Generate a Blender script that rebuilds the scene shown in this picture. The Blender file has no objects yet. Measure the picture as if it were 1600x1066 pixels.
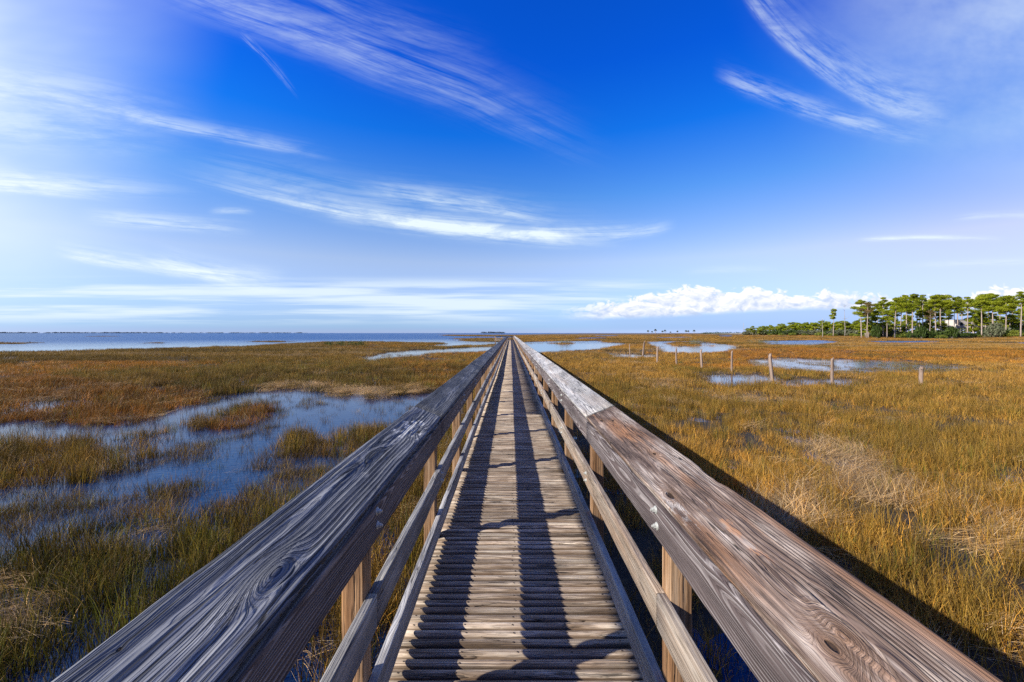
import bpy, bmesh, math, random
import numpy as np
from mathutils import Vector

R = math.radians
sc = bpy.context.scene
col = sc.collection
rnd = random.Random(7)
FPX, VX, VY, CZ = 630.0, 798.0, 520.5, 2.45      # lens in photo pixels, vanishing point, eye height over the water


# ------------------------------------------------------------------ helpers
def tag(o, label=None, cat=None, group=None, kind=None):
    if label: o['label'] = label
    if cat: o['category'] = cat
    if group: o['group'] = group
    if kind: o['kind'] = kind
    return o


def empty(name, loc=(0, 0, 0)):
    o = bpy.data.objects.new(name, None)
    o.empty_display_size = 0.2
    o.location = loc
    col.objects.link(o)
    return o


def obj(name, me, mat=None, parent=None, loc=None):
    o = bpy.data.objects.new(name, me)
    if mat is not None and not me.materials:
        me.materials.append(mat)
    col.objects.link(o)
    if parent is not None: o.parent = parent
    if loc is not None: o.location = loc
    return o


def mesh_from(name, v, f, smooth=False):
    me = bpy.data.meshes.new(name)
    me.from_pydata([tuple(map(float, p)) for p in v], [], f)
    if smooth:
        me.polygons.foreach_set('use_smooth', [True] * len(me.polygons))
    me.update()
    return me


def mesh_np(name, v, faces, k):
    """fast mesh: v (n,3), faces (m,k) ints"""
    me = bpy.data.meshes.new(name)
    me.vertices.add(len(v)); me.vertices.foreach_set('co', np.asarray(v, np.float32).ravel())
    m = len(faces)
    me.loops.add(m * k); me.loops.foreach_set('vertex_index', np.asarray(faces, np.int32).ravel())
    me.polygons.add(m)
    me.polygons.foreach_set('loop_start', np.arange(0, m * k, k, dtype=np.int32))
    me.polygons.foreach_set('loop_total', np.full(m, k, np.int32))
    me.update(calc_edges=True)
    return me


def attr(me, name, typ, data, dom='POINT'):
    a = me.attributes.new(name, typ, dom)
    key = {'FLOAT': 'value', 'INT': 'value', 'FLOAT_VECTOR': 'vector', 'FLOAT_COLOR': 'color'}[typ]
    a.data.foreach_set(key, np.asarray(data, np.int32 if typ == 'INT' else np.float32).ravel())


def ground(px, py, z=0.0):
    """where the line of sight through a place in the photo meets the level z"""
    dy = py - VY
    d = (CZ - z) / dy
    return ((px - VX) * d, FPX * d)


# value noise
def _hash(ix, iy, s):
    n = (ix * 374761393 + iy * 668265263 + s * 974634777) & 0x7fffffff
    n = ((n ^ (n >> 13)) * 1274126177) & 0x7fffffff
    return ((n ^ (n >> 16)) & 0xffff) / 65535.0


def vnoise(x, y, s=0):
    x = np.asarray(x, float); y = np.asarray(y, float)
    ix = np.floor(x).astype(np.int64); iy = np.floor(y).astype(np.int64)
    fx = x - ix; fy = y - iy
    fx = fx * fx * (3 - 2 * fx); fy = fy * fy * (3 - 2 * fy)
    a = _hash(ix, iy, s); b = _hash(ix + 1, iy, s); c = _hash(ix, iy + 1, s); d = _hash(ix + 1, iy + 1, s)
    return (a * (1 - fx) + b * fx) * (1 - fy) + (c * (1 - fx) + d * fx) * fy


def fbm(x, y, s=0, o=4):
    t = 0; a = .5; n = 0
    for i in range(o):
        t = t + a * vnoise(x, y, s + i * 17); n += a
        x = x * 2.03 + 5.1; y = y * 2.03 - 3.7; a *= .5
    return t / n


def inpoly(x, y, poly):
    r = np.zeros(x.shape, bool)
    n = len(poly)
    for i in range(n):
        x0, y0 = poly[i]; x1, y1 = poly[(i + 1) % n]
        if y0 == y1: continue
        c = ((y0 > y) != (y1 > y)) & (x < (x1 - x0) * (y - y0) / (y1 - y0) + x0)
        r ^= c
    return r


# ------------------------------------------------------------------ shader helper
class NT:
    def __init__(s, tree):
        s.t = tree; s.n = tree.nodes; s.l = tree.links

    def put(s, sock, v):
        if isinstance(v, bpy.types.NodeSocket): s.l.new(v, sock)
        elif v is not None:
            if isinstance(v, (tuple, list)) and len(v) == 3 and sock.type == 'RGBA': v = (*v, 1)
            sock.default_value = v

    def m(s, op, a, b=None, c=None, clamp=False):
        n = s.n.new('ShaderNodeMath'); n.operation = op; n.use_clamp = clamp
        s.put(n.inputs[0], a); s.put(n.inputs[1], b); s.put(n.inputs[2], c)
        return n.outputs[0]

    def v(s, op, a, b=None):
        n = s.n.new('ShaderNodeVectorMath'); n.operation = op
        s.put(n.inputs[0], a); s.put(n.inputs[1], b)
        return n.outputs['Value'] if op in ('LENGTH', 'DOT_PRODUCT') else n.outputs[0]

    def xyz(s, a):
        n = s.n.new('ShaderNodeSeparateXYZ'); s.put(n.inputs[0], a); return n.outputs

    def comb(s, x, y, z):
        n = s.n.new('ShaderNodeCombineXYZ')
        s.put(n.inputs[0], x); s.put(n.inputs[1], y); s.put(n.inputs[2], z); return n.outputs[0]

    def noise(s, vec, scale=1.0, detail=2.0, rough=.5, dist=0.0, dim='3D'):
        n = s.n.new('ShaderNodeTexNoise'); n.noise_dimensions = dim
        s.put(n.inputs['Vector'], vec); s.put(n.inputs['Scale'], scale)
        s.put(n.inputs['Detail'], detail); s.put(n.inputs['Roughness'], rough); s.put(n.inputs['Distortion'], dist)
        return n.outputs[0]

    def ss(s, x, a, b, o0=0.0, o1=1.0):
        n = s.n.new('ShaderNodeMapRange'); n.interpolation_type = 'SMOOTHSTEP'
        s.put(n.inputs[0], x); s.put(n.inputs[1], a); s.put(n.inputs[2], b)
        s.put(n.inputs[3], o0); s.put(n.inputs[4], o1)
        return n.outputs[0]

    def ramp(s, f, stops):
        n = s.n.new('ShaderNodeValToRGB'); e = n.color_ramp.elements
        while len(e) < len(stops): e.new(.5)
        for k, (p, c) in zip(e, stops):
            k.position = p; k.color = (*c, 1)
        s.put(n.inputs[0], f)
        return n.outputs[0]

    def mix(s, f, a, b, mode='MIX'):
        n = s.n.new('ShaderNodeMix'); n.data_type = 'RGBA'; n.blend_type = mode
        s.put(n.inputs[0], f); s.put(n.inputs[6], a); s.put(n.inputs[7], b)
        return n.outputs[2]

    def at(s, name, typ='GEOMETRY'):
        n = s.n.new('ShaderNodeAttribute'); n.attribute_name = name; n.attribute_type = typ; return n

    def bump(s, h, strength=1.0, dist=.01):
        n = s.n.new('ShaderNodeBump'); s.put(n.inputs['Height'], h)
        n.inputs['Strength'].default_value = strength; n.inputs['Distance'].default_value = dist
        return n.outputs[0]


def new_mat(name):
    m = bpy.data.materials.new(name); m.use_nodes = True
    t = NT(m.node_tree)
    p = t.n['Principled BSDF']
    return m, t, p


# ------------------------------------------------------------------ wood
def wood(name, dark, mid, light, late, freq=120, w1=.03, w2=.006, pith=(.0, -.05), knots=(), bump=1.0,
         ring_h=.6, fib_h=.35, orange=None, orange_amt=0.0, late_amt=.6, crack_amt=1.0, blot=(7, 1.3), rough=.78,
         var=.35, lichen=0.0, fine=260, patches=(), edge=None):
    m, t, p = new_mat(name)
    gc = t.at('gc').outputs['Vector']
    sd = t.at('seed').outputs['Fac']
    oi = t.n.new('ShaderNodeObjectInfo').outputs['Random']
    seed = t.m('ADD', sd, t.m('MULTIPLY', oi, 41.7))
    off = t.comb(t.m('MULTIPLY', seed, 13.1), t.m('MULTIPLY', seed, 7.7), t.m('MULTIPLY', seed, 3.3))
    P = t.v('ADD', gc, off)
    a, l, th = t.xyz(gc)
    S = lambda x, y, z: t.v('MULTIPLY', P, (x, y, z))
    n1 = t.m('SUBTRACT', t.noise(S(5, .75, 5), 1, 2), .5)
    n2 = t.m('SUBTRACT', t.noise(S(28, 3.2, 28), 1, 3), .5)
    jit = t.m('SUBTRACT', t.m('FRACT', t.m('MULTIPLY', seed, 5.37)), .5)
    da = t.m('SUBTRACT', a, t.m('MULTIPLY_ADD', jit, .10 if not knots else 0.0, pith[0]))
    dt = t.m('SUBTRACT', th, pith[1])
    r = t.m('SQRT', t.m('ADD', t.m('MULTIPLY', da, da), t.m('MULTIPLY', dt, dt)))
    r = t.m('ADD', r, t.m('MULTIPLY_ADD', n1, w1, t.m('MULTIPLY', n2, w2)))
    kn = None; hole = None; halo = None
    for (ka, kl, sa, sl, A, core) in knots:
        xa = t.m('DIVIDE', t.m('SUBTRACT', a, ka), sa)
        xl = t.m('DIVIDE', t.m('SUBTRACT', l, kl), sl)
        d2 = t.m('ADD', t.m('MULTIPLY', xa, xa), t.m('MULTIPLY', xl, xl))
        g = t.m('EXPONENT', t.m('MULTIPLY', d2, -.5))
        r = t.m('MULTIPLY_ADD', g, A, r)
        d2n = t.m('MULTIPLY_ADD', n2, .9, d2)
        k = t.ss(d2n, .05, .55, 1, 0)
        kn = k if kn is None else t.m('MAXIMUM', kn, k)
        hl = t.m('EXPONENT', t.m('MULTIPLY', d2, -.35))
        halo = hl if halo is None else t.m('MAXIMUM', halo, hl)
        if core > 0:
            h = t.ss(d2n, core * .3, core, 1, 0)
            hole = h if hole is None else t.m('MAXIMUM', hole, h)
    fq = t.m('MULTIPLY_ADD', t.m('FRACT', t.m('MULTIPLY', seed, 3.71)), freq * .35, freq * .8) if not knots else freq
    s = t.m('FRACT', t.m('MULTIPLY', r, fq))
    lat = t.m('MULTIPLY', t.ss(s, .30, .80), t.ss(s, .86, 1.0, 1, 0))
    lat = t.m('MULTIPLY', lat, t.ss(t.noise(S(14, 1.1, 14), 1, 3, .6), .30, .62, .15, 1.15))
    fib = t.noise(S(fine, 7, fine), 1, 3, .65)
    fib2 = t.noise(S(70, 2.0, 70), 1, 4, .6)
    cn = t.noise(S(22, .8, 22), 1, 3, .5)
    cm = t.ss(t.noise(S(9, 2.2, 9), 1, 1), .45, .62)
    s2 = t.m('FRACT', t.m('MULTIPLY_ADD', n2, 1.5, t.m('MULTIPLY', r, t.m('MULTIPLY', fq, 3.3))))
    line2 = t.m('MULTIPLY', t.ss(s2, .55, .9), t.ss(s2, .92, 1.0, 1, 0))
    gcr = t.m('MULTIPLY', t.ss(s, .0, .13, 1, 0), t.ss(t.noise(S(16, 1.4, 16), 1, 3, .6), .47, .58))
    crack = t.m('MULTIPLY', t.m('MULTIPLY', t.ss(t.m('ABSOLUTE', t.m('SUBTRACT', cn, .5)), .002, .012, 1, 0), cm), crack_amt)
    crack = t.m('MAXIMUM', crack, t.m('MULTIPLY', gcr, .85 * min(1.0, crack_amt)))
    bl = t.noise(S(blot[0], blot[1], blot[0]), 1, 5, .6)
    bl = t.m('MULTIPLY_ADD', t.m('SUBTRACT', fib2, .5), .55, bl)
    c = t.ramp(bl, [(.34, dark), (.50, mid), (.66, light)])
    if orange is not None:
        on = t.ss(t.m('MULTIPLY_ADD', t.m('SUBTRACT', fib2, .5), .5, t.noise(S(11, .9, 11), 1, 3)), .50, .66)
        c = t.mix(t.m('MULTIPLY', on, orange_amt), c, orange)
    c = t.mix(t.m('MULTIPLY', lat, late_amt), c, late)
    vv = t.m('MULTIPLY_ADD', t.m('SUBTRACT', fib, .5), var * 2.6, 1.0)
    vv = t.m('MULTIPLY_ADD', line2, -.30, vv)
    vv = t.m('MULTIPLY_ADD', t.m('SUBTRACT', t.noise(S(120, 3.2, 120), 1, 2, .6), .5), var * 1.6, vv)
    bv = t.m('MULTIPLY_ADD', t.m('FRACT', t.m('MULTIPLY', seed, 9.13)), .36, .82)
    vv = t.m('MULTIPLY', vv, bv)
    c = t.mix(1.0, c, t.comb(vv, vv, vv), 'MULTIPLY')
    if kn is not None:
        c = t.mix(t.m('MULTIPLY', halo, .35), c, (.36, .19, .09) if orange is not None else tuple(x * .75 for x in mid))
        c = t.mix(t.m('MULTIPLY', kn, .45), c, (.15, .085, .05) if orange is not None else tuple(x * .45 for x in dark))
        if hole is not None:
            c = t.mix(t.m('MULTIPLY', hole, .9), c, (.035, .02, .012))
    for (ka, kl, sa, sl, pc, am) in patches:
        xa = t.m('DIVIDE', t.m('SUBTRACT', a, ka), sa); xl = t.m('DIVIDE', t.m('SUBTRACT', l, kl), sl)
        g = t.m('EXPONENT', t.m('MULTIPLY', t.m('ADD', t.m('MULTIPLY', xa, xa), t.m('MULTIPLY', xl, xl)), -1.0))
        pm = t.ss(t.m('ADD', t.m('MULTIPLY_ADD', g, .42, -.42), t.noise(S(34, 9, 34), 1, 4, .65)), .40, .52)
        c = t.mix(t.m('MULTIPLY', t.m('MULTIPLY', pm, t.m('MINIMUM', t.m('MULTIPLY', g, 1.6), 1.0)), am), c, pc)
    spl = t.ss(t.noise(S(130, 7, 130), 1, 2, .5), .66, .74)
    c = t.mix(t.m('MULTIPLY', spl, .55 * min(1.0, crack_amt)), c, tuple(x * .35 for x in dark))
    if edge is not None:                         # sides go darker brown; shade of the seams is put into the colour
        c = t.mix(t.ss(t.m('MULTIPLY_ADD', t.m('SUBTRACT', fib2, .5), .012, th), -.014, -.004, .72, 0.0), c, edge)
    if lichen:
        ln = t.ss(t.noise(S(40, 22, 40), 1, 4, .7), .60, .68)
        c = t.mix(t.m('MULTIPLY', ln, lichen), c, (.55, .56, .53))
    c = t.mix(t.m('MULTIPLY', crack, .85), c, (.02, .016, .012))
    t.put(p.inputs['Base Color'], c)
    p.inputs['Roughness'].default_value = rough
    p.inputs['Specular IOR Level'].default_value = .25
    h = t.m('MULTIPLY', lat, ring_h)
    h = t.m('MULTIPLY_ADD', fib, fib_h, h)
    h = t.m('MULTIPLY_ADD', fib2, .5, h)
    h = t.m('MULTIPLY_ADD', line2, -.28, h)
    h = t.m('MULTIPLY_ADD', crack, -1.8, h)
    if hole is not None: h = t.m('MULTIPLY_ADD', hole, -3.0, h)
    t.put(p.inputs['Normal'], t.bump(h, 1.0, .0042 * bump))
    return m


Y_NEAR = -1.395       # where the nearest rail boards begin
GREY = dict(dark=(.13, .125, .125), mid=(.25, .24, .235), light=(.38, .37, .355))
M_capL = wood('weathered_cap_shaded_blue', (.036, .042, .056), (.100, .110, .135), (.225, .235, .262), (.30, .306, .322), freq=58, w1=.055, w2=.010,  # left cap made darker and bluer, its shaded look put into the colour
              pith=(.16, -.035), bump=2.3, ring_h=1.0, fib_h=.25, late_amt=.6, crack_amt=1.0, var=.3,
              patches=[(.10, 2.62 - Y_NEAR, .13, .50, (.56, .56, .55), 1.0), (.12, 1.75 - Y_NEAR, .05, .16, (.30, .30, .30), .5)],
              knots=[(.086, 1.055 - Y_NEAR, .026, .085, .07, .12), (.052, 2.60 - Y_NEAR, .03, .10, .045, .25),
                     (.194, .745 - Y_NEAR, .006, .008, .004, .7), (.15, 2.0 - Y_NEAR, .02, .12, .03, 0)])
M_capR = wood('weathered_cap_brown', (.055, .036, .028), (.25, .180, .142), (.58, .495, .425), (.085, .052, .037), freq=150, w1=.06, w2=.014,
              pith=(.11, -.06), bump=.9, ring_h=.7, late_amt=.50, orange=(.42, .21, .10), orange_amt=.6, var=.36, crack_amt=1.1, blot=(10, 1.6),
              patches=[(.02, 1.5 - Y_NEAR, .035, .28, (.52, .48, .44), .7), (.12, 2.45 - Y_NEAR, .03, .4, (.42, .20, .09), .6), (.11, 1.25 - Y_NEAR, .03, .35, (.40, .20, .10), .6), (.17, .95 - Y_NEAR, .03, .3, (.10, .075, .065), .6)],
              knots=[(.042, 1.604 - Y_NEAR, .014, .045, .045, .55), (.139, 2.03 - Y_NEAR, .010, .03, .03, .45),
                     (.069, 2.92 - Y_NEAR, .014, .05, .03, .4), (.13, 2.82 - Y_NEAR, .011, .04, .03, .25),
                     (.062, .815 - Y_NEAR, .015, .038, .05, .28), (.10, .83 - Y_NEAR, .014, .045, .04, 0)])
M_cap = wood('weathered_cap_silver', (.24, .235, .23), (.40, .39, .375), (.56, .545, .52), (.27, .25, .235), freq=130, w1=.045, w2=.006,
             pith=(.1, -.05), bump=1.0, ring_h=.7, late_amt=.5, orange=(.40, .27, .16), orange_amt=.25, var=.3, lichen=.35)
M_capDull = wood('weathered_cap_shaded_slate', (.066, .072, .084), (.128, .136, .152), (.24, .245, .255), (.20, .205, .212), freq=90, w1=.045, w2=.008,  # shade tone of the left caps put into the wood colour
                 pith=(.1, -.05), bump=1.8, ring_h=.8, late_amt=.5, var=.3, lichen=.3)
M_face = wood('face_board_cathedral', (.060, .044, .042), (.095, .072, .070), (.15, .118, .114), (.40, .36, .35), freq=95, w1=.17, w2=.005,
              pith=(.062, -.022), bump=.8, ring_h=.8, late_amt=.8, var=.22, crack_amt=.4)
M_rail = wood('rail_board', (.24, .19, .145), (.39, .325, .26), (.52, .455, .38), (.26, .18, .12), freq=130, w1=.045, w2=.007,
              pith=(.03, -.04), bump=.8, late_amt=.55, orange=(.38, .22, .12), orange_amt=.35, var=.3)
M_railG = wood('rail_board_grey', (.20, .195, .19), (.34, .33, .32), (.47, .46, .44), (.24, .22, .20), freq=120, w1=.045, w2=.007,
               pith=(.03, -.04), bump=.9, late_amt=.5, var=.3, lichen=.15)
M_post = wood('post_wood', (.24, .13, .065), (.42, .25, .13), (.56, .40, .26), (.20, .095, .04), freq=140, w1=.02, w2=.004,
              pith=(.02, -.09), bump=.8, late_amt=.6, orange=(.45, .22, .08), orange_amt=.5, var=.3)
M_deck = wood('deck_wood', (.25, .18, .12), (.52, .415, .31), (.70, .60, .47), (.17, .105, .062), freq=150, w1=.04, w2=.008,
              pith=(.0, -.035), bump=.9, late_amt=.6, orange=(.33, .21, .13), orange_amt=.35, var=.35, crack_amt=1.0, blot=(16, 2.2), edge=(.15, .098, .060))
m, t, p = new_mat('galvanised_metal')
t.put(p.inputs['Base Color'], t.ramp(t.noise(t.n.new('ShaderNodeTexCoord').outputs['Object'], 90, 3), [(.3, (.42, .43, .39)), (.7, (.68, .69, .64))]))
p.inputs['Metallic'].default_value = .35; p.inputs['Roughness'].default_value = .5
M_galv = m
m, t, p = new_mat('nail_head')
t.put(p.inputs['Base Color'], t.ramp(t.noise(t.n.new('ShaderNodeTexCoord').outputs['Object'], 60, 2), [(.3, (.02, .015, .012)), (.7, (.06, .04, .03))]))
p.inputs['Roughness'].default_value = .7
M_nail = m


def profile(W, T, r, na=1):
    """rounded rectangle, a in 0..W, t in -T..0, counter-clockwise from the low inner corner"""
    pts = []
    ar = [math.pi * k / 6 for k in range(4)]

    def corner(cx, cy, a0):
        for q in ar: pts.append((cx + r * math.cos(a0 + q), cy + r * math.sin(a0 + q)))
    corner(W - r, -r, 0)
    for k in range(0, na + 1):
        f = k / na
        x0, x1 = W - r * 1.6, r * 1.6
        pts.append((x0 + (x1 - x0) * f, 0))
    corner(r, -r, math.pi / 2)
    pts.append((0, -r * 1.6)); pts.append((0, -T + r * 1.6))
    corner(r, -T + r, math.pi)
    pts.append((r * 1.6, -T)); pts.append((W - r * 1.6, -T))
    corner(W - r, -T + r, 1.5 * math.pi)
    pts.append((W, -T + r * 1.6)); pts.append((W, -r * 1.6))
    return np.array(pts)


def board_geo(L, prof, A, LV, N, nseg, seed, wob=.0012, dims=None, edit=None):
    A, LV, N = [np.array(x, float) for x in (A, LV, N)]
    n = len(prof)
    ls = np.linspace(0, L, nseg + 1)
    a = np.tile(prof[:, 0], nseg + 1); tt = np.tile(prof[:, 1], nseg + 1); l = np.repeat(ls, n)
    gc = np.stack([a, l, tt], 1).copy()
    if wob:
        W = prof[:, 0].max(); T = -prof[:, 1].min()
        side = np.sign(a - W / 2)
        a = a + wob * 2 * (fbm(l * 5 + seed * 3, side * 7 + 20, int(seed * 10)) - .5) * (np.abs(a - W / 2) / (W / 2)) ** 2
        tt = tt + wob * 2 * (fbm(l * 4 + seed * 5, a * 30, int(seed * 10) + 3) - .5)
    if edit is not None: a, l, tt = edit(a, l, tt)
    v = a[:, None] * A + l[:, None] * LV + tt[:, None] * N
    f = []
    flip = np.dot(np.cross(A, LV), N) < 0
    for i in range(nseg):
        for j in range(n):
            q = [i * n + j, i * n + (j + 1) % n, (i + 1) * n + (j + 1) % n, (i + 1) * n + j]
            f.append(q if flip else q[::-1])
    e0 = list(range(n)); e1 = list(range(nseg * n, nseg * n + n))
    f.append(e0[::-1] if flip else e0); f.append(e1 if flip else e1[::-1])
    return v, f, gc


def board_mesh(name, L, W, T, A, LV, N, nseg=12, r=.005, na=1, seed=0.0, wob=.0012, edit=None, prof=None, mat=None):
    pr = profile(W, T, r, na) if prof is None else prof
    v, f, gc = board_geo(L, pr, A, LV, N, nseg, seed, wob, edit=edit)
    me = mesh_from(name, v, f, True)
    for pl in me.polygons[-2:]: pl.use_smooth = False
    attr(me, 'gc', 'FLOAT_VECTOR', gc)
    attr(me, 'seed', 'FLOAT', np.full(len(v), seed))
    if mat: me.materials.append(mat)
    return me


def join_geo(name, parts, mat):
    V = []; F = []; G = []; S = []; o = 0
    for v, f, gc, s in parts:
        V.append(v); F += [[i + o for i in q] for q in f]; G.append(gc); S.append(np.full(len(v), s)); o += len(v)
    V = np.concatenate(V)
    me = mesh_from(name, V, F, True)
    attr(me, 'gc', 'FLOAT_VECTOR', np.concatenate(G)); attr(me, 'seed', 'FLOAT', np.concatenate(S))
    me.materials.append(mat)
    return me


# ------------------------------------------------------------------ boardwalk
def sway(y):
    """how far old timber has settled: sideways and down, metres"""
    k = min(1.0, max(0.0, (y - 3.0) / 6.0))
    f = lambda s, q: float(fbm(np.array([y / s]), np.array([q]), 5, 3)[0]) - .5
    return .055 * k * f(9.0, 2.5), .070 * k * f(8.0, 7.5)


CX, XI, DZ = .025, .57, .85             # centre line, inner face of the rails, deck level
PITCH, Y0, SP, YEND = .0623, 1.60, 1.52, 88.3
bw = empty('boardwalk', (CX, 0, DZ))
tag(bw, 'long weathered timber boardwalk with slanted cap rails running out over the marsh', 'boardwalk')


def bobj(name, me, loc):                # a part of the boardwalk, world position given
    return obj(name, me, None, bw, (loc[0] - CX, loc[1], loc[2] - DZ))


# deck boards: rounded tops, small dark nail heads
dprof = np.array([(.0252, -.036), (.0260, -.026), (.0250, -.0180), (.0220, -.0100), (.0168, -.0042), (.0090, -.0010), (.0, .0),
                  (-.0090, -.0010), (-.0168, -.0042), (-.0220, -.0100), (-.0250, -.0180), (-.0260, -.026), (-.0252, -.036)])
DL = 1.21


def deck_geo(seed, nseg=14, dz=0.0):
    def ed(a, l, tt):
        l2 = (l - DL / 2)
        return a, l, tt + .003 * (fbm(l * 3 + seed, a * 0 + seed, int(seed * 7)) - .5) + dz + (rnd_tilt(seed)) * a
    return board_geo(DL, dprof, (0, 1, 0), (1, 0, 0), (0, 0, 1), nseg, seed, 0, edit=ed)


def rnd_tilt(s):
    return .10 * (math.sin(s * 91.7))


def add_nails(me, seed):
    bm = bmesh.new(); bm.from_mesh(me)
    r_ = random.Random(int(seed * 1000))
    for x in (.06, .33, .605, .88, 1.15):
        cx = x + r_.uniform(-.012, .012); cy = r_.uniform(-.012, .004)
        vs = [bm.verts.new((cx + .0050 * math.cos(k * math.pi / 4), cy + .0050 * math.sin(k * math.pi / 4), .0016 + rnd_tilt(seed) * cy)) for k in range(8)]
        f = bm.faces.new(vs); f.material_index = 1
    bm.to_mesh(me); bm.free()
    me.materials.append(M_nail)


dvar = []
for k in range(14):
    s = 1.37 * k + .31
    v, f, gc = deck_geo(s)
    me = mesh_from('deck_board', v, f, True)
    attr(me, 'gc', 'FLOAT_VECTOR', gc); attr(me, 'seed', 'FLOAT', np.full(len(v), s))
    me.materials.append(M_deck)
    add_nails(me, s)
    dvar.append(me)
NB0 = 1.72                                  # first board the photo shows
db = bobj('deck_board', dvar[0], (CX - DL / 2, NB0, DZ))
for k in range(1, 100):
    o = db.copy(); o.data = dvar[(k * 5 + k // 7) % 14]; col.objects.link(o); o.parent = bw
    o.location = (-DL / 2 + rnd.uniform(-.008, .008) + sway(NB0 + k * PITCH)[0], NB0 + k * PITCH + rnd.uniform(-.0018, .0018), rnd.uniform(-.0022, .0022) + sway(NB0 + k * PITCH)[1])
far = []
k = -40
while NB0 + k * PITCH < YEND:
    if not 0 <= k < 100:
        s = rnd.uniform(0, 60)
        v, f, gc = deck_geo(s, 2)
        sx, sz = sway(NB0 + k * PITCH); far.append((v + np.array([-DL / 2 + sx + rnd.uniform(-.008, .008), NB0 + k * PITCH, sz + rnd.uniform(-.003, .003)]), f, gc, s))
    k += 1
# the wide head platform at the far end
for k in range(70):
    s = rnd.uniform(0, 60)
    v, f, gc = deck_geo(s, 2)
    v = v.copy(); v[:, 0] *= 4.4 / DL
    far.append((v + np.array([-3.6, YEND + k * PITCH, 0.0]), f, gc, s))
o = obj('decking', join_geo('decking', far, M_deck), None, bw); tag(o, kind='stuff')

# joists under the deck
for x in (-.62, 0, .62):
    bobj('joist', board_mesh('joist', 92, .045, .19, (1, 0, 0), (0, 1, 0), (0, 0, 1), 30, .004, seed=x + 2, mat=M_railG), (CX + x - .022, -2, DZ - .040))

# posts
TILT = R(22)
cs, sn = math.cos(TILT), math.sin(TILT)
CAPW, CAPT = .235, .038
ZCI = 1.791                                # inner top edge of the cap boards
NPOST = 58


def post_geo(side, seed, nseg=10, low=-.5):
    W = .089; xin = XI + .038
    pr = profile(W, W, .006)

    def ed(a, l, tt):                       # slanted head under the cap
        x = (a if side > 0 else W - a)
        top = (ZCI - CAPT / cs - .004) + (xin + x - XI) * math.tan(TILT)
        L0 = 1.78 - low
        return a, low + l / L0 * (top - low), tt
    A = (1, 0, 0)
    v, f, gc = board_geo(1.78 - low, pr, A, (0, 0, 1), (0, -1, 0), nseg, seed, .001, edit=ed)
    return v, f, gc


def post_loc(side, n):
    xin = XI + .038
    return (CX + (xin if side > 0 else -xin - .089), Y0 + SP * n + .0, 0)


pv = {}
for side in (-1, 1):
    for q in range(4):
        s = 3.1 * q + side + 5
        v, f, gc = post_geo(side, s)
        me = mesh_from('post', v, f, True); attr(me, 'gc', 'FLOAT_VECTOR', gc); attr(me, 'seed', 'FLOAT', np.full(len(v), s)); me.materials.append(M_post)
        pv[side, q] = me
farp = []
for side in (-1, 1):
    first = None
    for n in range(-2, NPOST):
        L = post_loc(side, n); sx, sz = sway(L[1]); L = (L[0] + sx, L[1], L[2] + sz)
        if 0 <= n < 50:
            if first is None:
                first = bobj('post', pv[side, 0], L)
            else:
                o = first.copy(); o.data = pv[side, (n * 3) % 4]; col.objects.link(o); o.parent = bw
                o.location = (L[0] - CX + rnd.uniform(-.004, .004), L[1] + rnd.uniform(-.02, .02), L[2] - DZ)
        else:
            s = rnd.uniform(0, 50)
            v, f, gc = post_geo(side, s, 3)
            farp.append((v + np.array([L[0] - CX, L[1], L[2] - DZ]), f, gc, s))
for (x, y) in [(-3.45, YEND + .05), (-2.1, YEND + .05), (-3.5, YEND + 4.2), (-2.1, YEND + 4.2), (-.8, YEND + 4.2), (.62, YEND + 4.2), (-3.5, YEND + 2.1)]:
    v, f, gc = post_geo(1, x + y, 3)
    farp.append((v + np.array([x, y, -DZ]), f, gc, x + y))
o = obj('post', join_geo('post', farp, M_post), None, bw); tag(o, kind='stuff')


# bolts
def bolt_mesh(side):
    bm = bmesh.new()
    def disc(r, d0, d1, n, ph=0):
        a = [bm.verts.new((d0, r * math.cos(ph + 2 * math.pi * k / n), r * math.sin(ph + 2 * math.pi * k / n))) for k in range(n)]
        b = [bm.verts.new((d1, r * .93 * math.cos(ph + 2 * math.pi * k / n), r * .93 * math.sin(ph + 2 * math.pi * k / n))) for k in range(n)]
        bm.faces.new(a); bm.faces.new(b)
        for k in range(n): bm.faces.new([a[k], a[(k + 1) % n], b[(k + 1) % n], b[k]])
    d = -1 if side > 0 else 1
    disc(.0165, 0, .003 * d, 20); disc(.0125, .003 * d, .006 * d, 16); disc(.0105, .006 * d, .014 * d, 6, .4); disc(.0055, .014 * d, .021 * d, 10)
    bmesh.ops.recalc_face_normals(bm, faces=bm.faces)
    me = bpy.data.meshes.new('bolt'); bm.to_mesh(me); bm.free(); me.materials.append(M_galv)
    return me


bolt_me = {-1: bolt_mesh(-1), 1: bolt_mesh(1)}


def chips(side):                             # worn outer edge of the near right cap, ends rounded by weather
    def ed(a, l, tt):
        y = l + Y_NEAR
        if side > 0:
            c = np.exp(-((y - 1.62) / .10) ** 2) * .010 * (.4 + fbm(l * 40, a * 5, 5)) + np.exp(-((y - 2.5) / .2) ** 2) * .004 * fbm(l * 20, a * 5, 6)
        else:
            c = .003 * fbm(l * 9, a * 4, 8)
        k = (a > .20)
        a = a - k * c; tt = tt - k * (tt > -.02) * c * .5
        # knots sunk a little
        for (ka, kl, s1, s2, d) in (KN_R if side > 0 else KN_L):
            tt = tt + np.where(tt > -.015, d * np.exp(-((a - ka) / s1) ** 2 - ((y - kl) / s2) ** 2), 0)
        # cross ridges from raised grain
        tt = tt + np.where(tt > -.015, .0022 * (fbm(a * 60 + fbm(l * 1.6, a * 6, 3) * 3, l * .7, 12, 2) - .5) * (2.0 if side < 0 else 1.0), 0)
        return a, l, tt
    return ed


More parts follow.
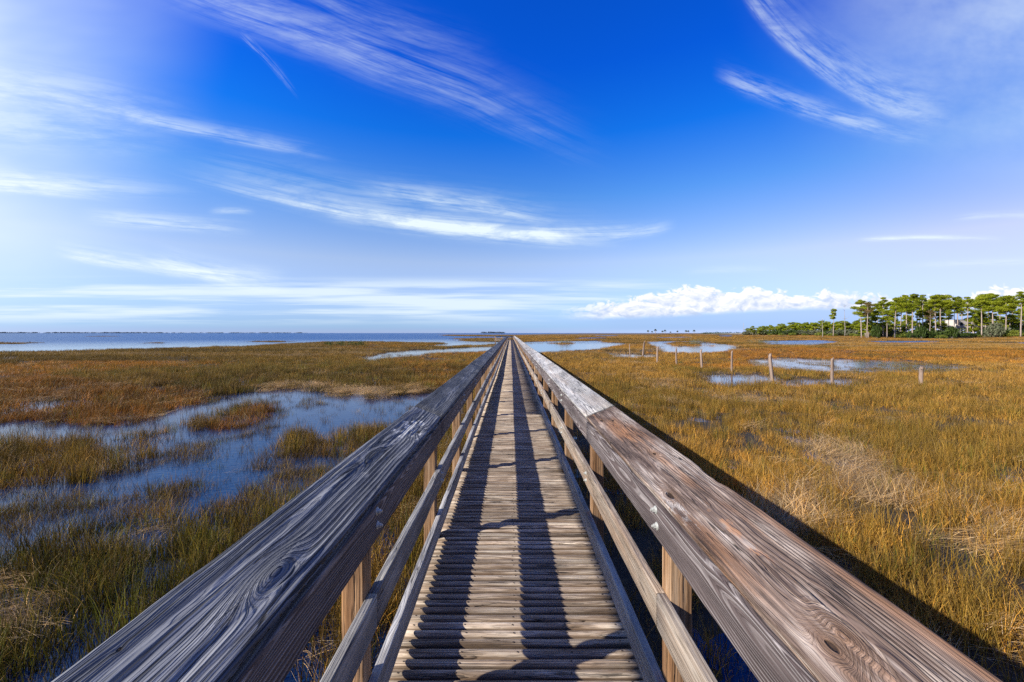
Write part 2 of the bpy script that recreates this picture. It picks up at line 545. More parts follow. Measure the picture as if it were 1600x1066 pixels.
KN_R = [(.042, 1.604, .012, .035, -.008), (.139, 2.03, .008, .02, -.005), (.062, .815, .02, .05, .003), (.069, 2.92, .012, .04, -.004)]
KN_L = [(.086, 1.055, .028, .07, .004), (.052, 2.6, .03, .08, -.004)]

for side in (-1, 1):
    A = (side * cs, 0, sn); N = (-side * sn, 0, cs)
    x0 = CX + side * XI
    BL = 3 * SP - .004
    face_v = [board_mesh('face_board', BL, .142, .038, (0, 0, -1), (0, 1, 0), (-side, 0, 0), 24, .004, seed=2.3 * q + side + 4, mat=M_face) for q in range(3)]
    mid_v = [board_mesh('middle_rail', BL, .14, .038, (0, 0, -1), (0, 1, 0), (-side, 0, 0), 24, .005, seed=1.9 * q + side + 14, wob=.004,
                        mat=M_rail if side > 0 else M_railG) for q in range(3)]
    low_v = [board_mesh('lower_rail', BL, .14, .038, (0, 0, -1), (0, 1, 0), (-side, 0, 0), 24, .005, seed=2.7 * q + side + 24, wob=.003, mat=M_railG) for q in range(3)]
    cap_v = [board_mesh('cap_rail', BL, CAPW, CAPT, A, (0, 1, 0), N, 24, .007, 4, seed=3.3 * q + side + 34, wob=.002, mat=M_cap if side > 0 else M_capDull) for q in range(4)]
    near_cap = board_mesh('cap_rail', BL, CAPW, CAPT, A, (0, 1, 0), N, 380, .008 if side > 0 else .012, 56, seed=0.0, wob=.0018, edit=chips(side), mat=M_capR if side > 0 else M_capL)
    nb = 20
    for i in range(nb):
        ys = Y_NEAR + i * 3 * SP + .002
        o = bobj('cap_rail', near_cap if i == 0 else cap_v[i % 4], (x0 + rnd.uniform(-.004, .004) * (i > 0), ys, ZCI + (rnd.uniform(-.005, .005) if i else 0)))
        if i == 1: o.location.z += .006 if side > 0 else -.004
        fb = bobj('face_board', face_v[i % 3], (x0 + side * .038 - side * .038, ys + SP * 0, ZCI - CAPT / cs + .004))
        ms = ys - SP
        mr = bobj('middle_rail', mid_v[i % 3], (x0, ms, 1.388))
        lr = bobj('lower_rail', low_v[i % 3], (x0, ys - 2 * SP, 1.029))
        for prt, y1 in ((o, ys), (fb, ys), (mr, ms), (lr, ys - 2 * SP)):
            (ax_, az_), (bx_, bz_) = sway(y1), sway(y1 + BL)
            prt.location.x += ax_; prt.location.z += az_
            prt.rotation_euler = (math.atan2(bz_ - az_, BL), 0, -math.atan2(bx_ - ax_, BL))
        for n in range(-1, 8):
            yp = Y0 + SP * n + .045
            for (prt, y1, zs) in ((fb, ys, (1.725, 1.665)), (mr, ms, (1.345, 1.29)), (lr, ys - 2 * SP, (.985, .93))):
                if y1 + .03 < yp < y1 + BL - .0 and (prt is not lr or n > 99):
                    for z in zs:
                        b = obj('bolt', bolt_me[side], None, prt)
                        b.location = (-side * .0004, yp - y1 + rnd.uniform(-.01, .01), z - {fb: ZCI - CAPT / cs + .004, mr: 1.388, lr: 1.029}[prt])
# railings of the head platform
for (x, y, L, along) in [(-3.5, YEND, 2.75, 'x'), (-3.55, YEND + 4.3, 4.3, 'x'), (-3.55, YEND, 4.3, 'y'), (.66, YEND, 4.3, 'y')]:
    LV = (1, 0, 0) if along == 'x' else (0, 1, 0)
    Nn = (0, -1, 0) if along == 'x' else (1, 0, 0)
    for nm, z, w in (('face_board', 1.756, .14), ('middle_rail', 1.388, .14), ('lower_rail', 1.029, .14)):
        bobj(nm, board_mesh(nm, L, w, .038, (0, 0, -1), LV, Nn, 4, .005, seed=x + y + z, mat=M_rail), (x, y, z))
    Ac = (0, 1, 0) if along == 'x' else (1, 0, 0)
    bobj('cap_rail', board_mesh('cap_rail', L, .19, .038, Ac, LV, (0, 0, 1), 4, .005, seed=x + y, mat=M_capDull), (x - (.1 if along == 'y' else 0), y - (.1 if along == 'x' else 0), 1.80))

# ------------------------------------------------------------------ where water, marsh and upland lie
PX = lambda pts, z=0.0: [ground(a, b, z) for a, b in pts]
BAY = PX([(-4000, 520.56), (1170, 520.56), (1090, 521.1), (1000, 521.7), (850, 522.3), (790, 522.6), (700, 522.8), (668, 523.4), (700, 525.0), (760, 526.0), (800, 526.4),
          (800, 530.0), (745, 530.6), (722, 531.6), (735, 533.6), (790, 535), (790, 537.8), (740, 540.0), (640, 543), (688, 538), (690, 536.2), (600, 534.2), (560, 534.0), (520, 534.4),
          (440, 538), (380, 541.5), (300, 543.5), (200, 546), (100, 549), (0, 551), (-300, 553), (-1500, 558), (-4000, 560)])
BAY_ISLES = [PX(q) for q in ([(128, 525.2), (150, 524.9), (182, 525.2), (180, 525.9), (140, 525.9)], [(-60, 536.0), (0, 535.4), (40, 536.4), (20, 537.8), (-60, 538.5)],
                             [(230, 536.2), (262, 535.9), (272, 536.5), (250, 537.1)], [(385, 534.0), (420, 533.2), (450, 533.6), (440, 535)],
                             [(720, 529.2), (760, 528.6), (800, 528.2), (800, 532), (760, 532), (730, 531.6)])]
POOLS = [PX(q) for q in (
    [(-60, 692), (-60, 666), (60, 662), (110, 666), (180, 666), (235, 660), (270, 646), (310, 632), (360, 621), (420, 612), (470, 610), (500, 617), (560, 626), (620, 622), (720, 604),
     (720, 640), (640, 680), (600, 712), (560, 735), (500, 765), (440, 795), (380, 822), (330, 812), (280, 800), (200, 815), (120, 830), (60, 862), (-80, 900), (-80, 772),
     (60, 764), (130, 758), (190, 733), (250, 713), (285, 692), (310, 684), (300, 672), (240, 678), (180, 688), (100, 694)],
    [(50, 634), (58, 625), (97, 624), (97, 640), (70, 642)], [(228, 606), (250, 603), (258, 610), (240, 612)],
    [(540, 560), (600, 551.5), (660, 546.5), (720, 543.5), (790, 541), (790, 548), (740, 551), (680, 552), (620, 559), (570, 564)],
    [(800, 535.5), (850, 534), (950, 532.6), (952, 535), (992, 537), (960, 543), (920, 548), (880, 550), (840, 552), (800, 552)],
    [(1010, 534.0), (1045, 533.6), (1105, 533.8), (1112, 536), (1150, 541), (1145, 549), (1100, 551), (1040, 552), (1020, 543)],
    [(1205, 533.2), (1240, 531.8), (1285, 532), (1305, 535), (1260, 540), (1200, 539)],
    [(1340, 533.6), (1450, 533), (1460, 535.4), (1380, 536)],
    [(1172, 563), (1230, 560), (1350, 562), (1440, 567), (1520, 573), (1500, 580), (1440, 586), (1370, 583), (1330, 586), (1240, 580), (1185, 572)],
    [(1100, 588), (1150, 585), (1215, 588), (1205, 600), (1130, 605)],
    [(1215, 593), (1300, 590), (1370, 595), (1345, 606), (1260, 603), (1215, 606)],
    [(955, 553), (1040, 554), (1035, 560), (965, 559)], [(1475, 590), (1500, 590), (1500, 602), (1478, 602)],
    [(1380, 528.6), (1440, 528.0), (1530, 528.8), (1460, 529.8)], [(1560, 536), (1640, 534.8), (1700, 537), (1600, 538)], [(1010, 527.2), (1075, 526.6), (1090, 527.6), (1030, 528.2)], [(890, 528.2), (950, 527.5), (960, 528.8), (900, 529.4)], [(930, 524.6), (960, 524.2), (965, 525.4), (935, 525.4)], [(1120, 524.8), (1150, 524.2), (1152, 526), (1125, 526.2)])]
ISLES = [PX(q) for q in ([(296, 664), (330, 646), (400, 628), (443, 632), (438, 652), (385, 668), (320, 676)], [(412, 712), (430, 684), (480, 675), (505, 692), (485, 718)],
                         [(508, 712), (530, 675), (605, 662), (605, 700), (560, 722)], [(863, 536.6), (880, 535.4), (893, 536.8), (880, 538.4)], [(1040, 536.4), (1072, 534.4), (1104, 536), (1098, 540.4), (1066, 541.5)],
                         [(420, 640), (440, 632), (446, 640), (430, 648)])]
SPARSE = PX([(-80, 775), (60, 764), (190, 735), (290, 690), (380, 680), (430, 660), (520, 690), (640, 660), (640, 700), (480, 790), (380, 830), (200, 830), (60, 870), (-80, 900)])
WAVY = dict(a=.0)


def is_water(x, y):
    # ragged banks
    d = np.sqrt(x * x + y * y)
    w = .035 * d
    xx = x + (fbm(x / (w + .4) * .9, y / (w + .4) * .9, 3) - .5) * w * 1.1
    yy = y + (fbm(x / (w + .4) * .9 + 9, y / (w + .4) * .9, 4) - .5) * w * .9
    xx = xx + (fbm(x * 1.1 / (.3 + .05 * d), y * 1.1 / (.3 + .05 * d), 13, 3) - .5) * .055 * d
    yy = yy + (fbm(x * 1.1 / (.3 + .05 * d) + 5, y * 1.1 / (.3 + .05 * d), 14, 3) - .5) * .05 * d
    r = inpoly(xx, yy, BAY)
    for q in BAY_ISLES: r &= ~inpoly(xx, yy, q)
    for q in POOLS: r |= inpoly(xx, yy, q)
    for q in ISLES: r &= ~inpoly(xx, yy, q)
    return r


UP_A, UP_B = np.array([230.0, 172.0]), np.array([178.0, 305.0])   # foot of the wooded upland, near end and far end


def upland(x, y):
    """signed distance inland of the upland foot, roughly"""
    d = UP_B - UP_A
    t_ = np.clip(((x - UP_A[0]) * d[0] + (y - UP_A[1]) * d[1]) / d.dot(d), -9, 1.6)
    n = np.array([d[1], -d[0]]) / np.linalg.norm(d)
    return (x - UP_A[0]) * n[0] + (y - UP_A[1]) * n[1] + 60 * 0 * t_


def height(x, y):
    u = upland(x, y)
    s = np.clip((u + 45) / 75, 0, 1)
    return s * s * (3 - 2 * s) * 1.35


# ground sheet: fan of rings, fine near, coarse far
rings = np.concatenate([np.linspace(.5, 14, 90), np.geomspace(14.3, 420, 210), np.geomspace(440, 9000, 26)])
angs = np.concatenate([np.linspace(-180, -72, 12)[:-1], np.linspace(-72, 72, 520), np.linspace(72, 180, 12)[1:]])
RR, AA = np.meshgrid(rings, np.radians(angs), indexing='ij')
GX = RR * np.sin(AA); GY = RR * np.cos(AA)
wet = is_water(GX, GY)
GZ = height(GX, GY) + np.where((GX < 0) & (RR < 26), -.022, .012) + .07 * (fbm(GX * 1.3, GY * 1.3, 21) - .5)
GZ = np.where(wet, -.22, GZ)
GZ = np.where((RR > 700) & (GX < 150), -.3, GZ)
nr, na_ = RR.shape
idx = np.arange(nr * na_).reshape(nr, na_)
F = np.stack([idx[:-1, :-1], idx[1:, :-1], idx[1:, 1:], idx[:-1, 1:]], -1).reshape(-1, 4)
gm = mesh_np('marsh_ground', np.stack([GX, GY, GZ], -1).reshape(-1, 3), F, 4)
m, t, p = new_mat('marsh_mud')
tc = t.n.new('ShaderNodeTexCoord').outputs['Object']
n1 = t.noise(tc, .8, 5, .6); n2 = t.noise(tc, 14, 4, .7)
c = t.ramp(n2, [(.3, (.014, .012, .009)), (.55, (.035, .027, .016)), (.78, (.09, .065, .035))])
far_c = t.ramp(t.noise(t.v('MULTIPLY', tc, (.05, .05, .05)), 1, 4), [(.35, (.10, .065, .018)), (.55, (.17, .095, .022)), (.7, (.12, .085, .025))])
dist = t.v('LENGTH', tc)
c = t.mix(t.ss(dist, 60, 260), c, far_c)
t.put(p.inputs['Base Color'], c); p.inputs['Roughness'].default_value = .9
t.put(p.inputs['Normal'], t.bump(n2, .8, .05))
o = obj('ground', gm, m); tag(o, kind='structure')

# water
wr = np.concatenate([[0.01], np.geomspace(3, 30000, 40)])
wa = np.radians(np.linspace(0, 360, 49))
WR, WA = np.meshgrid(wr, wa, indexing='ij')
idx = np.arange(WR.size).reshape(WR.shape)
F = np.stack([idx[:-1, :-1], idx[:-1, 1:], idx[1:, 1:], idx[1:, :-1]], -1).reshape(-1, 4)
wm = mesh_np('water', np.stack([WR * np.sin(WA), WR * np.cos(WA), WR * 0], -1).reshape(-1, 3), F, 4)
m, t, p = new_mat('brackish_water')
geo = t.n.new('ShaderNodeTexCoord').outputs['Object']
d = t.v('LENGTH', geo)
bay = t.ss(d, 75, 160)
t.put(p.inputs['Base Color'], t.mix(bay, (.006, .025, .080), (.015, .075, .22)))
p.inputs['Roughness'].default_value = .04
p.inputs['IOR'].default_value = 1.333
w1 = t.noise(t.v('MULTIPLY', geo, (.9, 1.6, 1)), 1, 4, .6)
w2 = t.noise(t.v('MULTIPLY', geo, (7, 11, 1)), 1, 2, .5)
hh = t.m('ADD', t.m('MULTIPLY', w1, t.m('MULTIPLY', bay, 1.0)), t.m('MULTIPLY', w2, .010))
t.put(p.inputs['Normal'], t.bump(hh, 1.0, .35))
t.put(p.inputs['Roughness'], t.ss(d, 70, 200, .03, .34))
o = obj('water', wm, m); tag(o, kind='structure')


# ------------------------------------------------------------------ marsh plants (uncountable): clumps of blades set out over the ground
def blade_mat(name, tr=.25):
    m, t, p = new_mat(name)
    ic = t.at('gcol', 'INSTANCER').outputs['Color']
    bv = t.at('bv').outputs['Color']
    c = t.mix(1.0, ic, bv, 'MULTIPLY')
    c2 = t.mix(t.m('MULTIPLY', t.xyz(t.at('tip').outputs['Vector'])[0], 1.0), c, (.50, .30, .08))
    t.put(p.inputs['Base Color'], c2)
    p.inputs['Roughness'].default_value = .55; p.inputs['Specular IOR Level'].default_value = .25
    tl = t.n.new('ShaderNodeBsdfTranslucent'); t.put(tl.inputs['Color'], c2)
    mx = t.n.new('ShaderNodeMixShader'); mx.inputs[0].default_value = tr
    t.l.new(p.outputs[0], mx.inputs[1]); t.l.new(tl.outputs[0], mx.inputs[2])
    t.l.new(mx.outputs[0], t.n['Material Output'].inputs[0])
    return m


M_blade = blade_mat('marsh_blade')


def clump(name, seed, n, rad, h, hv, w, lean, bend, seg=3, pal=.5, tip=.0):
    g = np.random.default_rng(seed)
    r = rad * np.sqrt(g.random(n)); th = g.random(n) * 6.283
    bx, by = r * np.cos(th), r * np.sin(th)
    H = h * (1 - hv * g.random(n) ** 1.3)
    az = g.random(n) * 6.283 if lean < 1 else g.normal(size=n) * .45
    le = lean * (g.random(n) ** .8) if lean < 1 else lean * (.80 + .20 * g.random(n)); be = bend * g.random(n)
    fx = g.random(n) * 6.283
    V = np.zeros((n, (seg + 1) * 2, 3)); tipv = np.zeros((n, (seg + 1) * 2))
    sx = bx.copy(); sy = by.copy(); sz = np.full(n, -.03)
    for k in range(seg + 1):
        f = k / seg
        ang = le + be * f * f
        if k:
            st = H / seg
            sx = sx + np.sin(ang) * np.cos(az) * st; sy = sy + np.sin(ang) * np.sin(az) * st; sz = sz + np.cos(ang) * st
        sz2 = np.maximum(sz, .01 if k else -.03)
        ww = w * (1 - .8 * f) * .5
        V[:, 2 * k] = np.stack([sx - np.cos(fx) * ww, sy - np.sin(fx) * ww, sz2], -1)
        V[:, 2 * k + 1] = np.stack([sx + np.cos(fx) * ww, sy + np.sin(fx) * ww, sz2], -1)
        tipv[:, 2 * k:2 * k + 2] = tip * f ** 2
    F = []
    nv = (seg + 1) * 2
    base = (np.arange(n) * nv)[:, None]
    F = np.concatenate([base + np.array([2 * k, 2 * k + 1, 2 * k + 3, 2 * k + 2]) for k in range(seg)], 0)
    me = mesh_np(name, V.reshape(-1, 3), F, 4)
    b = 1 + pal * (g.random((n, 1)) * 2 - 1)
    hue = (g.random((n, 1)) - .5) * .5
    c = np.concatenate([b * (1 + hue * .5), b, b * (1 - hue), np.ones((n, 1))], 1)
    attr(me, 'bv', 'FLOAT_COLOR', np.repeat(c, nv, 0))
    tv = np.zeros((n * nv, 3)); tv[:, 0] = (tipv * (g.random((n, 1)) < .55)).reshape(-1)
    attr(me, 'tip', 'FLOAT_VECTOR', tv)
    me.materials.append(M_blade)
    return bpy.data.objects.new(name, me)


def clump_set(name, cfgs):
    c = bpy.data.collections.new(name)
    for i, cfg in enumerate(cfgs):
        c.objects.link(clump('%s_%02d' % (name, i), 100 + i * 7, **cfg))
    return c


# lod 0 (near), 1, 2, 3 (far); four shapes each
def kinds(n, rad, h, hv, w, lean, bend, **k):
    out = []
    for lod, (fn, fr, fw, seg) in enumerate([(1, 1, 1, 4), (1.3, 2.0, 1.9, 3), (1.8, 5.0, 5.0, 2), (2.6, 16, 15, 2)]):
        for q in range(4):
            out.append(dict(n=int(n * fn), rad=rad * fr, h=h * (.85 + .1 * q), hv=hv, w=w * fw, lean=lean, bend=bend, seg=seg, **{**k, 'pal': k['pal'] * (1 if lod < 2 else .5)}))
    return out


SETS = {
    'needle_rush': clump_set('rush_clump', kinds(24, .15, .36, .6, .0066, .36, .5, pal=.85, tip=.4)),
    'cordgrass': clump_set('cordgrass_clump', kinds(28, .15, .29, .6, .0066, .62, 1.1, pal=.8, tip=.35)),
    'fallen_straw': clump_set('straw_clump', kinds(26, .22, .60, .5, 0.0060, 1.52, .28, pal=.65, tip=.2)),
    'green_shoots': clump_set('shoot_clump', kinds(24, .15, .25, .5, .0062, .34, .5, pal=.75, tip=.15)),
}
OLIVE = np.array([.205, .125, .016]); GOLD = np.array([.44, .228, .036]); ORNG = np.array([.46, .185, .016]); RUST = np.array([.32, .112, .013])
STRAW = np.array([.54, .355, .155]); GREEN = np.array([.118, .122, .014]); BROWN = np.array([.10, .065, .022])

LODGED = [PX(q, .2) for q in ([(1290, 725), (1300, 690), (1370, 695), (1440, 740), (1550, 790), (1590, 850), (1500, 858), (1400, 805), (1330, 765)],
                              [(1230, 690), (1260, 672), (1330, 690), (1300, 712)], [(1400, 980), (1480, 900), (1600, 930), (1640, 1010), (1500, 1010)],
                              [(-60, 960), (-40, 870), (60, 880), (130, 920), (60, 990)], [(1180, 770), (1250, 740), (1300, 800), (1230, 830)],
                              [(530, 620), (560, 600), (650, 598), (680, 606), (600, 625)], [(380, 600), (470, 590), (560, 600), (540, 625), (440, 610)])]
RUSTY = [PX(q, .3) for q in ([(-200, 660), (-200, 590), (60, 575), (150, 590), (330, 600), (300, 640), (220, 655), (100, 660)], [(290, 670), (400, 620), (450, 630), (440, 660), (330, 680)],
                             [(1130, 545), (1250, 540), (1350, 545), (1300, 565), (1150, 568)])]
ORANGE = [PX(q, .4) for q in ([(-100, 575), (60, 558), (200, 559), (420, 557), (430, 562), (200, 570), (80, 577)], [(480, 537), (560, 533), (690, 535), (690, 538), (560, 542)],
                              [(600, 556), (700, 547), (770, 546), (740, 580), (690, 600), (640, 575)], [(1000, 560), (1150, 540), (1330, 538), (1600, 540), (1750, 545), (1750, 560), (1300, 558), (1130, 570)])]
GREENY = [PX(q, .2) for q in ([(-200, 1000), (-200, 800), (150, 800), (350, 790), (520, 760), (560, 800), (300, 1100), (-100, 1100)],)]


def scatter():
    g = np.random.default_rng(11)
    out = {k: [] for k in SETS}
    bands = [(2.0, 9, 120, 0), (9, 18, 66, 0), (18, 34, 27, 1), (34, 60, 12, 1), (60, 150, 2.6, 2), (150, 420, .32, 3)]
    for (r0, r1, dens, lod) in bands:
        half = R(72)
        n = int(half * (r1 * r1 - r0 * r0) * dens)
        r = np.sqrt(r0 * r0 + (r1 * r1 - r0 * r0) * g.random(n)); a = (g.random(n) * 2 - 1) * half
        x = r * np.sin(a); y = r * np.cos(a)
        jw = .16 + .008 * r
        wet0 = is_water(x, y)
        wet = is_water(x + g.normal(size=n) * jw, y + g.normal(size=n) * jw)
        sp = inpoly(x, y, SPARSE)
        dn = np.where(wet, 0.0, 1.0)
        dn = np.where(wet & sp, np.clip((fbm(x * .9, y * .9, 31) - .40) * 6.0, 0, .95) + .10, dn)
        dn = np.where(wet & ~sp & (r < 48), .06 + .7 * np.clip((fbm(x * .6, y * .6, 33) - .52) * 6, 0, 1), dn)
        patch = fbm(x * .45, y * .45, 41)
        dn = np.where(~wet, np.clip((patch - .25) * 5.0, .22, 1) * np.clip((fbm(x * 1.9, y * 1.9, 43, 2) - .28) * 5.5, .12, 1), dn)
        ax = np.abs(x - CX)
        dn = np.where((ax < 1.0) & (y < YEND + 5), np.where(ax < .72, .05, .35), dn)
        dn = np.where((x > .7) & (x < 2.3) & (y < 40), dn * np.where(fbm(x * 2, y * .35, 77) > .47, .15, .75), dn)
        up = upland(x, y)
        dn = np.where(up > 8, .0, dn)
        lod_ = np.zeros(n, bool)
        for q in LODGED: lod_ |= inpoly(x, y, q)
        keep = g.random(n) < dn
        x, y, r, wet, patch, up, lod_ = x[keep], y[keep], r[keep], wet[keep], patch[keep], up[keep], lod_[keep]
        n = len(x)
        wet0 = wet0[keep]
        z = np.where(wet0, -.06, height(x, y) + .0)
        wet = wet | wet0
        big = fbm(x / (3 + r * .12), y / (3 + r * .12), 51)
        med = fbm(x * .7, y * .7, 61)
        # species
        right = x > 0
        pc = np.where(right, .62 + (r > 45) * .18, .30 + (r > 45) * .1) + (big - .5) * 1.6
        u = g.random(n)
        kind = np.where(u < pc, 1, 0)
        colr = np.where((kind == 1)[:, None], GOLD, OLIVE)
        mixu = np.clip((big - .35) * 2.2 + (g.random(n) - .5) * .4, 0, 1)[:, None]
        colr = colr * (1 - .5 * mixu) + .5 * mixu * np.where(right[:, None], GOLD, OLIVE * 1.1)
        farm = np.clip((fbm(x / 30 + 3, y / 10, 91) - .41) * 5.0, 0.0, .9)[:, None]
        colr = np.where((r > 50)[:, None] & right[:, None], colr * (1 - farm) + (ORNG * .48 + GOLD * .44) * farm * (.8 + .5 * big[:, None]), colr)
        band = fbm(x / 42 + 7, y / 8 + x / 60, 97, 3)
        bk = (r > 46) & (g.random(n) < .85)
        k1 = bk & (band < .45); colr[k1] = OLIVE * .62; k2 = bk & (band > .56) & (band < .63); colr[k2] = STRAW * .62; k3 = bk & (band > .68); colr[k3] = BROWN * 1.2
        for q in RUSTY:
            k = inpoly(x, y, q) & (g.random(n) < .85); kind[k] = 1; colr[k] = RUST * .6 + ORNG * .4 * g.random((k.sum(), 1)) + GOLD * .12
        for q in ORANGE:
            k = inpoly(x, y, q) & (g.random(n) < .25 + .75 * farm[:, 0]); kind[k] = 1; colr[k] = ORNG * (.7 + .5 * g.random((k.sum(), 1)))
        for q in GREENY:
            k = inpoly(x, y, q)
            kk = k & (g.random(n) < .55); kind[kk] = 3; colr[kk] = GREEN
            k2 = k & ~kk; colr[k2] = colr[k2] * .5 + GREEN * .5
        st = np.zeros(n, bool)
        for q in LODGED:
            st |= inpoly(x, y, q)
        st &= (fbm(x * 1.1, y * .8, 95) > np.where(right, .45, .42))
        k = (st & (g.random(n) < .80)) | ((g.random(n) < np.where(right, .035, .03)) & (r < 60)) | ((med > np.where(right, .70, .74)) & (g.random(n) < .5) & (r < 60))
        kind[k] = 2; colr[k] = STRAW * (.65 + .5 * g.random((k.sum(), 1)))
        k = wet & (r < 60) & (kind != 2); kind[k] = np.where(g.random(k.sum()) < .5, 3, 0); colr[k] = OLIVE * .9
        gk = (kind == 0) & (g.random(n) < np.where(right, .08, .25)) & (r < 40); colr[gk] = GREEN * 1.05
        colr = colr * ((.40 + 1.1 * g.random((n, 1))) if lod < 2 else (.72 + .5 * g.random((n, 1)))) * np.where((x < 0) & (r < 30) & (kind != 2), .28 + 1.15 * g.random(n) ** 2.0, 1.0)[:, None]
        scl = (.75 + .5 * g.random(n)) * np.where(lod >= 2, 1.0, .50 + .40 * big + .75 * fbm(x * 1.1, y * 1.1, 63, 2))
        scl = np.where(wet, scl * .62, scl)
        sz = scl
        rot = np.stack([(g.random(n) - .5) * .16, (g.random(n) - .5) * .16, g.random(n) * 6.283], 1)
        # straw of one bed lies mostly one way
        dirn = (fbm(x * .3, y * .3, 71) * 11) + g.normal(size=n) * .5
        rot[:, 2] = np.where(kind == 2, dirn, rot[:, 2])
        z = z + np.where((kind == 2) & ~wet, .16 * g.random(n) * (patch > .4), 0)
        ids = lod * 4 + g.integers(0, 4, n)
        wd = np.where((kind == 2) & (r < 6), .62, 1.0)
        for i, nm in enumerate(SETS):
            k = kind == i
            out[nm].append(dict(co=np.stack([x, y, z], 1)[k], rot=rot[k], sc=np.stack([wd, wd, sz * np.where(i == 2, wd, 1)], 1)[k], id=ids[k], col=np.concatenate([colr, np.ones((n, 1))], 1)[k]))
    return out


def instancer(name, coll, parts):
    co = np.concatenate([q['co'] for q in parts]); n = len(co)
    me = bpy.data.meshes.new(name); me.vertices.add(n); me.vertices.foreach_set('co', co.astype(np.float32).ravel())
    attr(me, 'rot', 'FLOAT_VECTOR', np.concatenate([q['rot'] for q in parts]))
    attr(me, 'scl', 'FLOAT_VECTOR', np.concatenate([q['sc'] for q in parts]))
    attr(me, 'pick', 'INT', np.concatenate([q['id'] for q in parts]))
    attr(me, 'gcol', 'FLOAT_COLOR', np.concatenate([q['col'] for q in parts]))
    me.materials.append(M_blade)
    o = obj(name, me)
    ng = bpy.data.node_groups.new(name, 'GeometryNodeTree')
    ng.interface.new_socket('Geometry', in_out='INPUT', socket_type='NodeSocketGeometry')
    ng.interface.new_socket('Geometry', in_out='OUTPUT', socket_type='NodeSocketGeometry')
    N = ng.nodes; Lk = ng.links
    gi = N.new('NodeGroupInput'); go = N.new('NodeGroupOutput')
    ci = N.new('GeometryNodeCollectionInfo'); ci.inputs['Collection'].default_value = coll
    ci.inputs['Separate Children'].default_value = True; ci.inputs['Reset Children'].default_value = True
    ip = N.new('GeometryNodeInstanceOnPoints'); ip.inputs['Pick Instance'].default_value = True

    def na(nm, dt):
        a = N.new('GeometryNodeInputNamedAttribute'); a.data_type = dt; a.inputs['Name'].default_value = nm; return a.outputs[0]
    mp = N.new('GeometryNodeMeshToPoints')
    Lk.new(gi.outputs[0], mp.inputs[0]); Lk.new(mp.outputs[0], ip.inputs['Points'])
    Lk.new(ci.outputs[0], ip.inputs['Instance'])
    Lk.new(na('pick', 'INT'), ip.inputs['Instance Index'])
    e2r = N.new('FunctionNodeEulerToRotation'); Lk.new(na('rot', 'FLOAT_VECTOR'), e2r.inputs[0])
    Lk.new(e2r.outputs[0], ip.inputs['Rotation'])
    Lk.new(na('scl', 'FLOAT_VECTOR'), ip.inputs['Scale'])
    Lk.new(ip.outputs[0], go.inputs[0])
    md = o.modifiers.new('plants', 'NODES'); md.node_group = ng
    return o


parts = scatter()
for nm, lab in (('needle_rush', 'olive brown needle rush standing across the marsh'), ('cordgrass', 'golden orange cordgrass spread over the marsh flats'),
                ('fallen_straw', 'pale dry straw lodged flat among the marsh grass'), ('green_shoots', 'short green shoots in the wet ground left of the boardwalk')):
    o = instancer(nm, SETS[nm], parts[nm])
    tag(o, lab, 'grass', kind='stuff')

# ------------------------------------------------------------------ camera, sun, view
cam = bpy.data.cameras.new('camera'); co = bpy.data.objects.new('camera', cam); col.objects.link(co)
co.location = (0, 0, CZ); co.rotation_euler = (R(90), 0, 0)
cam.sensor_width = 36; cam.lens = FPX / 1600 * 36
cam.shift_x = (800 - VX) / 1600; cam.shift_y = -(533 - VY) / 1600
cam.clip_start = .05; cam.clip_end = 60000
sc.camera = co
sc.cycles.use_denoising = False; sc.cycles.max_bounces = 5; sc.cycles.diffuse_bounces = 3; sc.cycles.glossy_bounces = 3; sc.cycles.transmission_bounces = 2

SUN_EL, SUN_AZ = 30.5, -111.0          # degrees; azimuth clockwise from +Y
sl = bpy.data.lights.new('sun', 'SUN'); so = bpy.data.objects.new('sun', sl); col.objects.link(so)
sl.energy = 5.0; sl.angle = R(.5); sl.color = (1.0, .93, .82)
sd = Vector((math.sin(R(SUN_AZ)) * math.cos(R(SUN_EL)), math.cos(R(SUN_AZ)) * math.cos(R(SUN_EL)), math.sin(R(SUN_EL))))
so.rotation_euler = sd.to_track_quat('Z', 'Y').to_euler()

sc.view_settings.view_transform = 'Standard'; sc.view_settings.look = 'None'
sc.view_settings.exposure = 0.54; sc.view_settings.gamma = 1.0; sc.view_settings.use_curve_mapping = False

# ------------------------------------------------------------------ sky
w = bpy.data.worlds.new('World'); sc.world = w; w.use_nodes = True
t = NT(w.node_tree)
bg = t.n['Background']
sky = t.n.new('ShaderNodeTexSky'); sky.sky_type = 'NISHITA'; sky.sun_disc = False
sky.sun_elevation = R(SUN_EL); sky.sun_rotation = R(SUN_AZ)
sky.air_density = 1.0; sky.dust_density = .05; sky.ozone_density = 3.0; sky.altitude = 0
hs = t.n.new('ShaderNodeHueSaturation')
hs.inputs['Saturation'].default_value = 1.0; hs.inputs['Value'].default_value = 1.0; hs.inputs['Hue'].default_value = .5
t.l.new(sky.outputs[0], hs.inputs['Color'])
skyc = hs.outputs[0]
D = t.n.new('ShaderNodeTexCoord').outputs['Generated']
dx, dy, dz = t.xyz(D)
skyc = t.mix(t.ss(t.m('DIVIDE', dx, t.m('MAXIMUM', dy, .08)), .25, 1.25), skyc, t.mix(1.0, skyc, (1.02, .84, .84), 'MULTIPLY'))
